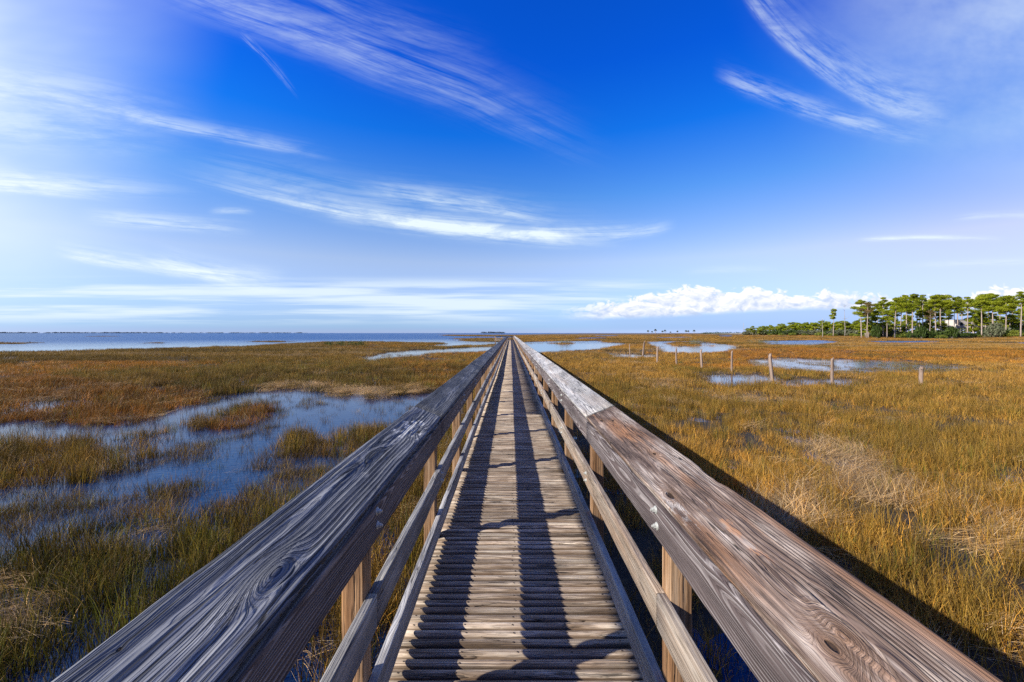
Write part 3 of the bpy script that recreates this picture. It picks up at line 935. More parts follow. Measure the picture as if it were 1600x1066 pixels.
# a very clean, deep blue winter sky
skyc = t.mix(1.0, skyc, t.ramp(t.m('MAXIMUM', dz, 0.0), [(0, (.40, .56, 1.28)), (.016, (.37, .58, 1.20)), (.06, (.66, .76, 1.18)), (.169, (1.20, 1.04, 1.14)), (.316, (.45, .88, 1.40)),
                                     (.436, (.05, .65, 1.67)), (.55, (.02, .49, 1.75)), (1, (.02, .40, 1.6))]), 'MULTIPLY')
ys = t.m('MAXIMUM', dy, .08)
u = t.m('DIVIDE', dx, ys); v = t.m('DIVIDE', dz, ys)
front = t.ss(dy, .08, .22)
UV = t.comb(u, v, 0.0)
CU = lambda px: (px - VX) / FPX
CV = lambda py: (VY - py) / FPX
cloud = None


def add(c, mk):
    return mk if c is None else t.m('ADD', c, mk)


wv = t.m('SUBTRACT', t.noise(t.v('MULTIPLY', UV, (2.2, 3.5, 1)), 1, 2, dim='2D'), .5)


def streak(p0, p1, p2, wd, inten, soft=2.2, f0=.15, f1=.3, fib=(3.0, 1.3), warp=.02, thr=.32):
    """wisp along a parabola through three sky places; sharper on its lower side"""
    global cloud
    (a0, b0), (a1, b1), (a2, b2) = [(CU(x), CV(y)) for x, y in (p0, p1, p2)]
    M = np.array([[1, a0, a0 * a0], [1, a1, a1 * a1], [1, a2, a2 * a2]])
    k0, k1, k2 = [float(q) for q in np.linalg.solve(M, np.array([b0, b1, b2]))]
    vc = t.m('MULTIPLY_ADD', u, t.m('MULTIPLY_ADD', u, k2, k1), k0)
    e = t.m('SUBTRACT', t.m('SUBTRACT', v, vc), t.m('MULTIPLY', wv, warp))
    ww = wd / FPX
    up_ = t.m('DIVIDE', t.m('MAXIMUM', e, 0.0), ww * soft); dn = t.m('DIVIDE', t.m('MINIMUM', e, 0.0), ww)
    q = t.m('ADD', t.m('MULTIPLY', up_, up_), t.m('MULTIPLY', dn, dn))
    mk = t.m('EXPONENT', t.m('MULTIPLY', q, -1.0))
    L = a2 - a0
    mk = t.m('MULTIPLY', mk, t.m('MULTIPLY', t.ss(u, a0, a0 + f0 * L), t.ss(u, a2 - f1 * L, a2, 1, 0)))
    nn = t.noise(t.comb(t.m('MULTIPLY_ADD', u, fib[0], k0 * 31.0), t.m('MULTIPLY', e, fib[1] / ww), 0.0), 1, 5, .68, dim='2D')
    mk = t.m('MULTIPLY', mk, t.m('MULTIPLY', t.ss(nn, thr - .05, thr + .35), inten))
    cloud = add(cloud, mk)


streak((150, -60), (560, 85), (980, 262), 26, .34, 1.8, .3, .45, (1.8, 1.3), .03)
streak((420, -40), (620, 50), (800, 110), 16, .14, 2, .3, .5, (4, 1.2), .03)
streak((370, 45), (405, 80), (470, 160), 5, .3, 2, .2, .4, (14, 1.2), .03, .42)
streak((120, 168), (340, 213), (540, 253), 6, .45, 2.5, .4, .4, (3, .8), .01, .25)
streak((-150, 125), (120, 160), (360, 220), 20, .26, 2, .2, .5, (3, 1), .02)
streak((-150, 190), (100, 210), (330, 232), 26, .26, 2, .2, .5, (3, 1), .02)
streak((230, 258), (640, 350), (1060, 362), 5, .75, 3.0, .45, .25, (2.0, .8), .010, .27)
streak((240, 252), (600, 328), (1000, 352), 22, .26, 1.8, .3, .5, (1.6, 1.5), .02)
streak((560, 335), (760, 368), (1000, 384), 6, .5, 2.2, .4, .4, (2.2, .6), .01, .25)
streak((540, 293), (700, 318), (900, 352), 8, .55, 2.4, .3, .4, (4, .8), .012, .3)
streak((440, 322), (700, 362), (960, 380), 10, .55, 1.5, .4, .4, (4, .8), .012, .3)
streak((900, 372), (985, 368), (1062, 352), 6, .4, 1.8, .5, .3, (6, .8), .01, .3)
streak((-150, 268), (60, 287), (350, 306), 9, .55, 1.8, .1, .6, (3, .8), .01, .3)
streak((-150, 285), (60, 299), (250, 318), 6, .5, 1.8, .1, .6, (4, .8), .01, .3)
streak((110, 338), (270, 352), (410, 364), 8, .55, 1.7, .3, .4, (4, .9), .01, .3)
streak((320, 334), (370, 331), (405, 334), 4, .35, 1.5, .3, .4, (8, .8), .01, .3)
streak((76, 390), (250, 420), (470, 444), 8, .8, 2.0, .15, .4, (4, .8), .012, .3)
streak((230, 400), (330, 428), (470, 445), 16, .5, 1.2, .2, .4, (4, 1), .012, .3)
streak((1110, 112), (1225, 160), (1480, 222), 12, .40, 1.5, .15, .4, (7, 1.0), .02, .33)
streak((1150, -20), (1275, 108), (1510, 188), 9, .36, 6.0, .1, .3, (8, .5), .03, .3)
streak((1330, 376), (1450, 372), (1580, 375), 3, .85, 1.3, .2, .3, (5, .7), .003, .25)
streak((1480, 345), (1540, 338), (1640, 340), 4, .3, 1.5, .3, .3, (5, .7), .003, .25)
streak((1400, 418), (1480, 414), (1640, 408), 4, .35, 1.5, .3, .3, (5, .7), .003, .25)
streak((1060, 427), (1140, 422), (1230, 424), 4, .22, 1.5, .3, .4, (5, .7), .003, .2)
# feathered by finer wind-drawn fibres
fe = t.noise(t.v('MULTIPLY', t.v('ADD', UV, t.comb(t.m('MULTIPLY', v, .9), t.m('MULTIPLY', wv, .10), 0.0)), (7.0, 26.0, 1)), 1, 5, .66, dim='2D')
cloud = t.m('MULTIPLY', cloud, t.ss(fe, .28, .62, .50, 1.08))
# high veil towards the upper right and the left
vr = t.m('MULTIPLY', t.ss(t.m('ADD', u, t.m('MULTIPLY', v, .35)), .80, 1.62), t.ss(v, .30, .62))
vr = t.m('MULTIPLY', vr, t.ss(t.noise(t.v('MULTIPLY', UV, (2.6, 4.2, 1)), 1, 5, .6, dim='2D'), .22, .75, .35, 1.0))
cloud = add(cloud, t.m('MULTIPLY', vr, .55))
vl = t.m('MULTIPLY', t.ss(t.m('SUBTRACT', t.m('MULTIPLY', v, .25), u), .84, 1.62), t.ss(v, .0, .25, .25, 1))
vl = t.m('MULTIPLY', vl, t.ss(t.noise(t.v('MULTIPLY', UV, (1.5, 5.0, 1)), 1, 3, .55, dim='2D'), .15, .8, .6, 1.0))
cloud = add(cloud, t.m('MULTIPLY', vl, .88))
# flat layers low over the bay
ly = t.noise(t.comb(t.m('MULTIPLY', u, 1.3), t.m('MULTIPLY', v, 34.0), 2.0), 1, 4, .6, dim='2D')
lm = t.m('MULTIPLY', t.m('MULTIPLY', t.ss(v, CV(515), CV(485)), t.ss(v, CV(452), CV(428), 1, 0)), t.ss(u, .2, .55, 1, 0))
cloud = add(cloud, t.m('MULTIPLY', t.m('MULTIPLY', lm, t.ss(ly, .36, .66)), .80))
cloud = t.m('MULTIPLY', t.m('MINIMUM', cloud, 1.0), front)
CL = (5.9, 6.75, 7.2)
c1 = t.mix(cloud, skyc, CL)
# bank of cumulus low on the right
bu = t.comb(t.m('MULTIPLY', u, 9.0), t.m('MULTIPLY', v, 17), 4.0)
def puff(vec):
    q1 = t.noise(vec, 1.6, 2, .5, dim='2D'); q2 = t.noise(t.v('ADD', vec, (7, 3, 0)), 1.6, 2, .5, dim='2D')
    wq = t.v('ADD', vec, t.comb(t.m('MULTIPLY_ADD', q1, .6, -.3), t.m('MULTIPLY_ADD', q2, .6, -.3), 0.0))
    r = None
    for sc_, am in ((.9, .36), (2.2, .32), (5.2, .20), (12, .12)):
        vn = t.n.new('ShaderNodeTexVoronoi'); vn.voronoi_dimensions = '2D'; vn.feature = 'F1'
        t.put(vn.inputs['Vector'], wq); vn.inputs['Scale'].default_value = sc_
        dd = vn.outputs['Distance']
        q = t.m('MULTIPLY', t.m('SUBTRACT', 1.0, t.m('MULTIPLY', dd, dd)), am)
        r = q if r is None else t.m('ADD', r, q)
    return r


pn = puff(bu); pn2 = puff(t.v('ADD', bu, (-.10, .16, 0)))
top = t.m('MULTIPLY_ADD', t.ss(u, CU(860), CU(1110)), CV(455) - CV(492), CV(492))
top = t.m('MULTIPLY_ADD', t.ss(u, CU(1180), CU(1380)), CV(468) - CV(454), top)
top = t.m('MULTIPLY_ADD', t.ss(u, CU(1440), CU(1560)), CV(456) - CV(468), top)
base = t.m('MULTIPLY_ADD', t.ss(u, CU(880), CU(1340)), CV(484) - CV(501), CV(501))
tt_ = t.m('ADD', top, t.m('MULTIPLY', t.m('SUBTRACT', pn, .70), .105))
al = t.ss(t.m('SUBTRACT', tt_, v), -.002, .012)
bs = t.m('ADD', base, t.m('MULTIPLY', t.m('SUBTRACT', pn, .78), .02))
al = t.m('MULTIPLY', al, t.ss(t.m('SUBTRACT', v, bs), -.004, .010))
al = t.m('MULTIPLY', t.m('MULTIPLY', al, t.ss(u, CU(860), CU(960))), front)
lit = t.m('MULTIPLY_ADD', t.m('SUBTRACT', pn, pn2), 3.2, .72)
lit = t.m('ADD', lit, t.ss(t.m('SUBTRACT', v, base), .0, .06, -.25, .18))
cc = t.mix(t.m('MINIMUM', t.m('MAXIMUM', lit, 0.0), 1.0), (4.2, 4.9, 6.4), (7.4, 7.4, 7.5))
c2 = t.mix(t.m('MULTIPLY', al, .95), c1, cc)
# grey-blue shade layer under the bank
sh = t.m('MULTIPLY', t.m('MULTIPLY', t.ss(v, CV(520), CV(512)), t.ss(t.m('SUBTRACT', v, base), -.004, .012, 1, 0)), t.ss(u, CU(840), CU(1000)))
c2 = t.mix(t.m('MULTIPLY', t.m('MULTIPLY', sh, .55), front), c2, (2.5, 3.6, 6.0))
c2 = t.mix(t.ss(dy, -.25, .05, .45, 0.0), c2, (0, 0, 0))      # unseen sky behind the camera dimmed so it fills the shadows less
t.put(bg.inputs['Color'], c2)
bg.inputs['Strength'].default_value = .10

# ------------------------------------------------------------------ upland wood, shrubs, poles, house, fence posts
def leaf_mat(name, stops, tr=.3):
    m, t, p = new_mat(name)
    oi = t.n.new('ShaderNodeObjectInfo').outputs['Random']
    bv = t.xyz(t.at('lv').outputs['Vector'])[0]
    f = t.m('ADD', t.m('MULTIPLY', bv, .75), t.m('MULTIPLY', oi, .25))
    c = t.ramp(f, stops)
    t.put(p.inputs['Base Color'], c); p.inputs['Roughness'].default_value = .6; p.inputs['Specular IOR Level'].default_value = .2
    tl = t.n.new('ShaderNodeBsdfTranslucent'); t.put(tl.inputs['Color'], c)
    mx = t.n.new('ShaderNodeMixShader'); mx.inputs[0].default_value = tr
    t.l.new(p.outputs[0], mx.inputs[1]); t.l.new(tl.outputs[0], mx.inputs[2]); t.l.new(mx.outputs[0], t.n['Material Output'].inputs[0])
    return m


def bark_mat(name, a, b):
    m, t, p = new_mat(name)
    tc = t.n.new('ShaderNodeTexCoord').outputs['Object']
    t.put(p.inputs['Base Color'], t.ramp(t.noise(t.v('MULTIPLY', tc, (3, 3, .8)), 1, 5, .65), [(.3, a), (.7, b)]))
    p.inputs['Roughness'].default_value = .9
    return m


M_pine = leaf_mat('pine_needles', [(.0, (.10, .14, .012)), (.5, (.32, .37, .024)), (1, (.55, .55, .045))], .45)
M_rustpine = leaf_mat('dying_pine_needles', [(.0, (.10, .075, .03)), (.6, (.22, .15, .06)), (1, (.30, .20, .10))])
M_dark = leaf_mat('dark_leaves', [(.0, (.030, .055, .012)), (.6, (.075, .115, .022)), (1, (.14, .18, .03))])
M_sage = leaf_mat('sage_leaves', [(.0, (.10, .12, .06)), (.6, (.20, .21, .12)), (1, (.32, .32, .20))])
M_lime = leaf_mat('yellow_green_leaves', [(.0, (.11, .14, .02)), (.6, (.24, .27, .04)), (1, (.36, .36, .06))])
M_palm = leaf_mat('palm_fronds', [(.0, (.035, .055, .015)), (.6, (.07, .10, .025)), (1, (.14, .16, .05))])
M_bark = bark_mat('pine_bark', (.24, .175, .14), (.52, .42, .35))
M_dead = bark_mat('dead_wood', (.22, .19, .165), (.46, .42, .38))
M_post2 = bark_mat('weathered_stake', (.17, .115, .08), (.44, .33, .26))


def tube(V, F, pts, rad, n=6):
    o = len(V)
    for k, (pt, r_) in enumerate(zip(pts, rad)):
        p0 = Vector(pts[max(0, k - 1)]); p1 = Vector(pts[min(len(pts) - 1, k + 1)])
        d = (p1 - p0).normalized()
        s = d.cross(Vector((.13, .97, .2)) if abs(d.z) > .8 else Vector((0, 0, 1))).normalized(); q = d.cross(s)
        for j in range(n):
            a = 2 * math.pi * j / n
            V.append(tuple(Vector(pt) + (s * math.cos(a) + q * math.sin(a)) * r_))
    for k in range(len(pts) - 1):
        for j in range(n):
            F.append([o + k * n + j, o + k * n + (j + 1) % n, o + (k + 1) * n + (j + 1) % n, o + (k + 1) * n + j])
    F.append([o + j for j in range(n)][::-1]); F.append([o + (len(pts) - 1) * n + j for j in range(n)])


def leaves(name, blobs, size, mat, seed, flat=.5):
    """blobs: (centre, radii, count); small leaf faces through each blob, thinner towards its middle"""
    g = np.random.default_rng(seed)
    C = []; L = []
    for (c, rr, n) in blobs:
        d = g.normal(size=(n, 3)); d /= np.linalg.norm(d, axis=1)[:, None]
        rad = (.35 + .65 * g.random((n, 1)) ** .6)
        pnt = np.array(c) + d * rad * np.array(rr) * (.85 + .3 * g.random((n, 1)))
        C.append(pnt); L.append(np.clip(.5 + .35 * (g.random(n) - .5) + .5 * (g.random() - .5) , 0, 1))
    C = np.concatenate(C); L = np.concatenate(L); n = len(C)
    nrm = g.normal(size=(n, 3)); nrm[:, 2] += flat * 2; nrm /= np.linalg.norm(nrm, axis=1)[:, None]
    tx = np.cross(nrm, g.normal(size=(n, 3))); tx /= np.linalg.norm(tx, axis=1)[:, None] + 1e-9
    ty = np.cross(nrm, tx)
    s = size * (.6 + .8 * g.random((n, 1)))
    V = np.stack([C - tx * s, C - ty * s * .45, C + tx * s, C + ty * s * .45], 1).reshape(-1, 3)
    F = np.arange(n * 4).reshape(n, 4)
    me = mesh_np(name, V, F, 4)
    lv = np.zeros((n * 4, 3)); lv[:, 0] = np.repeat(L, 4); attr(me, 'lv', 'FLOAT_VECTOR', lv)
    me.materials.append(mat)
    return me


def pine_meshes(seed, h, cr, bare=.55, pads=9, lean=.4, mat=None, leafn=300):
    r_ = random.Random(seed)
    V = []; F = []
    n = 9; pts = []; rad = []
    ph = r_.uniform(0, 6.28); lx, ly = r_.uniform(-lean, lean), r_.uniform(-lean, lean)
    for k in range(n):
        f = k / (n - 1)
        pts.append((lx * f + .22 * math.sin(f * 5 + ph) * f, ly * f + .22 * math.cos(f * 4 + ph) * f, h * .96 * f - .5 * (1 - f)))
        rad.append(.21 * (1 - f) ** .7 * h / 18 + .055)
    tube(V, F, pts, rad)
    blobs = []
    for i in range(pads):
        f = bare + (1 - bare) * ((i + .6) / pads) ** .8
        zc = h * f
        k = min(n - 2, int(f * (n - 1) / 1.0)); b0 = Vector(pts[k])
        a = i * 2.4 + r_.uniform(-.5, .5)
        reach = cr * (1.0 - .75 * max(0, (f - .80) / .2)) * r_.uniform(.45, 1.0) * (.55 + .45 * (f - bare) / (1 - bare) if i < pads * .4 else 1)
        c = b0 + Vector((math.cos(a) * reach, math.sin(a) * reach, 0)); c.z = zc + r_.uniform(-.8, .8)
        st = Vector(pts[k]); st.z = zc - reach * .5
        mid = st.lerp(c, .55); mid.z -= .1 * reach
        tube(V, F, [tuple(st), tuple(mid), tuple(c)], [.075, .055, .025], 4)
        pr = cr * r_.uniform(.26, .60)
        blobs.append((tuple(c), (pr, pr, pr * .5), int(leafn * (pr / 1.6) ** 2 + 60)))
        for q in range(2):
            e = c + Vector((r_.uniform(-1, 1), r_.uniform(-1, 1), r_.uniform(-.35, .3))) * pr * .8
            blobs.append((tuple(e), (pr * .5, pr * .5, pr * .28), int(leafn * .3)))
    for q in range(5):                                   # dead lower branches
        f = r_.uniform(.25, bare); k = int(f * (n - 1)); b0 = Vector(pts[k]); a = r_.uniform(0, 6.28)
        e = b0 + Vector((math.cos(a), math.sin(a), r_.uniform(-.2, .5))) * r_.uniform(.5, 1.4)
        tube(V, F, [tuple(b0), tuple(e)], [.04, .015], 4)
    tm = mesh_from('trunk', V, F, True); tm.materials.append(M_bark)
    return tm, leaves('crown', blobs, .24, mat or M_pine, seed + 500)


def far_xy(px, depth):
    return ((px - VX) * depth / FPX, depth)


def gz(x, y):
    return float(height(np.array([x]), np.array([y]))[0])


def plant_tree(name, label, cat, meshes, px, depth, scale=1.0, rot=0.0, group=None, parts=('trunk', 'crown'), proto={}):
    x, y = far_xy(px, depth)
    e = empty(name, (x, y, gz(x, y) - .05)); e.scale = (scale,) * 3; e.rotation_euler.z = rot
    tag(e, label, cat, group)
    for nm, me in zip(parts, meshes):
        obj(nm, me, None, e)
    return e


PV = [pine_meshes(3 + 5 * k, 18, c, b, p_) for k, (c, b, p_) in enumerate([(3.5, .60, 13), (2.9, .68, 10), (4.0, .58, 14), (2.5, .70, 9), (3.2, .48, 14), (3.0, .64, 12), (4.3, .66, 13)])]
PD = pine_meshes(91, 15, 3.0, .62, 6, mat=M_rustpine, leafn=70)
PM = [pine_meshes(201 + 3 * k, 9, 2.9, b, 12, .5) for k, b in enumerate((.25, .36, .18))]

# tall pines: place across the photo, distance, height in photo rows
tall = [(1352, 208, 482), (1367, 214, 486), (1386, 200, 484), (1402, 222, 480), (1421, 212, 478), (1437, 198, 484), (1447, 220, 479), (1467, 214, 482), (1483, 218, 484),
        (1540, 204, 478), (1557, 208, 482), (1577, 202, 478), (1597, 212, 482), (1609, 204, 478), (1346, 200, 468), (1357, 212, 473), (1371, 225, 474), (1380, 205, 466), (1391, 222, 470), (1398, 196, 465), (1407, 215, 468), (1416, 203, 461),
        (1426, 192, 460), (1433, 216, 464), (1441, 207, 462), (1452, 226, 470), (1462, 195, 460), (1470, 208, 461), (1478, 228, 468),
        (1497, 206, 464), (1503, 224, 468), (1512, 200, 465), (1522, 230, 468), (1534, 190, 463), (1545, 214, 459), (1552, 199, 458), (1561, 226, 466),
        (1572, 188, 462), (1583, 210, 464), (1591, 230, 468), (1604, 217, 462), (1618, 200, 460), (1634, 212, 463), (1650, 195, 460), (1664, 220, 464)]
tl = {0: 'tall pine with bare trunk at the left end of the high pine grove', 1: 'tall flat crowned pine in the middle of the high grove, left of the white house',
      2: 'tall pine standing around the white house, umbrella crown on a bare trunk', 3: 'tall pine between the white house and the right edge of the grove'}
tg = {0: 'pines at the left end of the grove', 1: 'pines in the middle of the grove', 2: 'pines around the white house', 3: 'pines right of the white house'}
for i, (px, dp, top) in enumerate(tall):
    x, y = far_xy(px, dp)
    hh_ = CZ + (VY - top) * dp / FPX - gz(x, y)
    q = 0 if px < 1400 else 1 if px < 1485 else 2 if px < 1548 else 3
    plant_tree('pine_tree', tl[q], 'tree', PV[i % 7], px, dp, hh_ / 18.6, i * 2.1, tg[q])
sp = [('pine_tree', 'pale barked pine nearest the right edge with a sparse high crown', PV[3], 1595, 176, 457), ('pine_tree', 'lone small umbrella pine rising from the scrub left of the high grove', PV[1], 1302, 240, 483),
      ('pine_tree', 'reddish dying pine with thin brown needles at the grove front', PD, 1453, 186, 486), ('pine_tree', 'brown topped dying pine at the left end of the grove', PD, 1355, 190, 473)]
for nm, lab, ms, px, dp, top in sp:
    x, y = far_xy(px, dp); plant_tree(nm, lab, 'tree', ms, px, dp, (CZ + (VY - top) * dp / FPX - gz(x, y)) / (18.6 if ms is not PD else 15.5), 1.3)

for px, dp, top in ((1520, 203, 497), (1527, 207, 489), (1551, 203, 493)):
    x, y = far_xy(px, dp)
    plant_tree('small_pine', 'young pine screening the front of the white house', 'tree', PM[int(px) % 3], px, dp, (CZ + (VY - top) * dp / FPX - gz(x, y)) / 9.4, px, 'young pines before the house')

# bare snags
def snag(seed, h):
    r_ = random.Random(seed); V = []; F = []
    pts = [(.15 * math.sin(k), .1 * math.cos(k * 2), h * k / 7 - .3) for k in range(8)]
    tube(V, F, pts, [.2 - .022 * k for k in range(8)])
    for q in range(12):
        k = r_.randint(3, 7); a = r_.uniform(0, 6.28); b = Vector(pts[k]); L = r_.uniform(.8, 2.4) * h / 14
        m1 = b + Vector((math.cos(a), math.sin(a), .5)) * L * .5; e = m1 + Vector((math.cos(a), math.sin(a), 1.1)) * L * .5
        tube(V, F, [tuple(b), tuple(m1), tuple(e)], [.07, .045, .015], 4)
    me = mesh_from('dead_tree', V, F, True); me.materials.append(M_dead); return me


for sd_, px, dp, top, lab in ((5, 1320, 236, 478, 'thin leafless dead tree behind the lone umbrella pine'), (8, 1285, 225, 496, 'thick broken grey snag standing at the edge of the low scrub')):
    x, y = far_xy(px, dp); o = obj('dead_tree', snag(sd_, CZ + (VY - top) * dp / FPX - gz(x, y)), None, None, (x, y, gz(x, y))); tag(o, lab, 'dead tree')

# mid-storey trees fill the grove and the low wood to its left
r_ = random.Random(21)
for i in range(54):
    px = 1340 + i * 6.15 + r_.uniform(-3, 3); dp = r_.uniform(204, 250); top = 493 + 14 * r_.random() ** .8
    x, y = far_xy(px, dp)
    if 1484 < px < 1556: dp = r_.uniform(252, 266); x, y = far_xy(px, dp); top = r_.uniform(503, 509)
    lab, grp = (('short bushy pine under the tall pines left of the white house', 'understorey pines left of the house') if px < 1520 else ('short bushy pine under the tall pines right of the white house', 'understorey pines right of the house'))
    plant_tree('small_pine', lab, 'tree', PM[i % 3], px, dp, (CZ + (VY - top) * dp / FPX - gz(x, y)) / 9.4, i * 1.7, grp)
for i in range(58):
    f = i / 57
    px = 1166 + 178 * f + r_.uniform(-3, 3); dp = r_.uniform(300, 345) - 60 * f
    env = 513.5 - 9.5 * min(1, f * 1.9) + r_.uniform(-2.4, 2.6)
    x, y = far_xy(px, dp)
    plant_tree('small_pine', 'low green scrub pine in the long wood left of the high grove', 'tree', PM[i % 3], px, dp, max(2.6, CZ + (VY - env) * dp / FPX - gz(x, y)) / 9.4, i * 1.3, 'scrub pines left of the grove')

# shrubs along the foot of the wood
def shrub_meshes(seed, mat, n=7, w=1.0, h=1.0):
    r_ = random.Random(seed); V = []; F = []
    blobs = []
    for k in range(n):
        a = k * 2.4; rr = w * .75 * math.sqrt(k / n)
        c = (math.cos(a) * rr, math.sin(a) * rr * .8, h * (.55 - .25 * k / n) + r_.uniform(-.1, .1))
        blobs.append((c, (.45 * w, .45 * w, .38 * h), 160))
        tube(V, F, [(0, 0, -.1), (c[0] * .5, c[1] * .5, c[2] * .5), c], [.05, .035, .012], 4)
    sm = mesh_from('stem', V, F, True); sm.materials.append(M_bark)
    return sm, leaves('foliage', blobs, .11, mat, seed)


SH = {k: [shrub_meshes(60 + 3 * i + j, mt) for j in range(2)] for i, (k, mt) in enumerate((('dark', M_dark), ('sage', M_sage), ('lime', M_lime)))}
slab = {'dark': 'dark green shrub at the foot of the pine grove', 'sage': 'grey green shrub at the foot of the wood', 'lime': 'low yellow green bush in front of the wood'}
sgrp = {'dark': 'dark shrubs under the pines', 'sage': 'grey green shrubs under the pines', 'lime': 'yellow green bushes before the wood'}
special = [(1370, 186, 507, 'dark', 5.0, 'roundest dark green shrub at the foot of the grove, below its left end'), (1555, 181, 503, 'sage', 8.5, 'largest grey green shrub, spreading below the pines right of the white house'),
           (1488, 183, 509, 'dark', 6.0, 'broad dark bluish shrub spreading below the left corner of the white house'), (1585, 180, 514, 'lime', 5.0, 'bright green shrub between the two pale trunks at the right edge'),
           (1440, 184, 508, 'dark', 5.5, 'wide dark shrub under the middle of the high grove')]
for px, dp, top, k, wd, lab in special:
    x, y = far_xy(px, dp); hh_ = CZ + (VY - top) * dp / FPX - gz(x, y)
    e = plant_tree('shrub', lab, 'shrub', SH[k][0], px, dp, 1, 1, None, ('stem', 'foliage')); e.scale = (wd / 2.0, wd / 2.2, hh_ / .95)
for i in range(96):
    f = i / 95
    px = 1172 + f * 470 + r_.uniform(-3, 3)
    k = r_.choice(['dark', 'dark', 'sage', 'lime', 'dark'] if px > 1350 else ['sage', 'lime', 'dark', 'sage'])
    base_d = 305 - 105 * min(1, f * 1.9) if px < 1420 else 190 + r_.uniform(-6, 14)
    dp = base_d - (6 if k == 'lime' else 0)
    x, y = far_xy(px, dp)
    s = r_.uniform(2.2, 4.4) if not 1488 < px < 1552 else r_.uniform(1.5, 2.4)
    s = s * (.55 if k == 'lime' else 1)
    lab = slab[k] + (', left of the high grove' if px < 1345 else ', beneath the tall trunks')
    e = plant_tree('shrub', lab, 'shrub', SH[k][i % 2], px, dp, 1, i * 1.1, sgrp[k] + (' left of the grove' if px < 1345 else ''), ('stem', 'foliage'))
    e.scale = (s * 1.3, s * 1.1, s)

# cabbage palms far out along the marsh edge
def palm_meshes(seed):
    r_ = random.Random(seed); V = []; F = []
    tube(V, F, [(0, 0, -.3), (.1, 0, 1.5), (.15, .05, 3.2), (.1, .05, 4.2)], [.22, .19, .17, .15])
    tm = mesh_from('trunk', V, F, True); tm.materials.append(M_bark)
    P = []; Q = []; n = 0
    for k in range(34):
        a = r_.uniform(0, 6.28); el = r_.uniform(-.5, 1.3)
        d = Vector((math.cos(a) * math.cos(el), math.sin(a) * math.cos(el), math.sin(el))); s = d.cross(Vector((0, 0, 1))).normalized() * .32
        c = Vector((.1, .05, 4.2)); m1 = c + d * .9; e = c + d * 1.6 - Vector((0, 0, .45))
        P += [tuple(c), tuple(m1 - s), tuple(e), tuple(m1 + s)]; Q.append([n, n + 1, n + 2, n + 3]); n += 4
    cm = mesh_from('crown', P, Q); attr(cm, 'lv', 'FLOAT_VECTOR', np.repeat(np.random.default_rng(seed).random((34, 1)) * np.array([[1, 0, 0]]), 4, 0)); cm.materials.append(M_palm)
    return tm, cm


PA = [palm_meshes(3), palm_meshes(4)]
for i, (px, top) in enumerate([(1012.5, 516.0), (1019, 517.2), (1024.2, 514.0), (1035, 516.6), (1039, 515.2), (1047.5, 518), (1058.5, 516.6), (1072, 515.8), (1075.5, 516.2), (1084.5, 515.2)]):
    dp = 470 + (i * 37) % 60
    x, y = far_xy(px, dp); g0 = .1
    e = plant_tree('cabbage_palm', 'lone tallest cabbage palm left of the rest on the far marsh edge' if i == 2 else 'small dark cabbage palm on the far marsh horizon', 'palm', PA[i % 2], px, dp,
                   (CZ + (VY - top) * dp / FPX) / 5.4, i * 1.1, None if i == 2 else 'palms on the far marsh edge')
    e.location.z = g0

# far shore, island and other distant woods that read as one mass
def mass(name, spans, size, mat, seed, label, cat):
    g = np.random.default_rng(seed); blobs = []
    for (x0, y0, x1, y1, h0, hv, n) in spans:
        for k in range(n):
            f = g.random(); hh = h0 + hv * g.random()
            blobs.append(((x0 + (x1 - x0) * f, y0 + (y1 - y0) * f + g.normal() * size * 8, hh * .5), (size * 7, size * 5, hh * .55), 22))
    me = leaves(name, blobs, size, mat, seed, .0)
    o = obj(name, me); tag(o, label, cat, kind='stuff'); return o


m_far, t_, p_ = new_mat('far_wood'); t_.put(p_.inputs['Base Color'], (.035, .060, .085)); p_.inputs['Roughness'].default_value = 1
q = lambda px, d: far_xy(px, d)
mass('far_shore', [(*q(-900, 5200), *q(250, 5200), 9, 9, 420), (*q(-200, 5200), *q(480, 5600), 5, 7, 260)], 4.5, m_far, 3, 'distant wooded shore across the bay', 'shore')
mass('wooded_island', [(*q(752, 2600), *q(788, 2600), 7, 5, 60)], 2.2, m_far, 4, 'small dark wooded island on the horizon', 'island')
mass('far_wood', [(*q(1100, 640), *q(1170, 520), 2.6, 1.8, 90)], .6, M_dark, 5, 'far low wood along the shore', 'wood')
mass('mangrove', [(*q(510, 76), *q(572, 76), .75, .35, 60)], .09, M_dark, 6, 'dark mangrove thicket on the near spit of the bay', 'thicket')
mass('marsh_elder', [(*q(1078, 84), *q(1100, 84), .9, .5, 22), (*q(1165, 96), *q(1215, 96), .6, .3, 26), (*q(865, 92), *q(890, 92), .7, .4, 16)], .09, M_sage, 8, 'grey marsh elder thicket beside the ponds', 'thicket')

# sand strip of the far beach
x0, y0 = q(1070, 560); x1, y1 = q(1165, 470)
V = [(x0, y0, .5), (x1, y1, .9), (x1 + 8, y1 + 14, 2.1), (x0 + 8, y0 + 14, 1.0)]
me = mesh_from('beach', V, [[0, 1, 2, 3]]); m_, t_, p_ = new_mat('pale_sand')
t_.put(p_.inputs['Base Color'], t_.ramp(t_.noise(t_.n.new('ShaderNodeTexCoord').outputs['Object'], .4, 4), [(.3, (.36, .31, .24)), (.7, (.50, .45, .37))])); p_.inputs['Roughness'].default_value = .9
tag(obj('beach', me, m_), kind='structure')

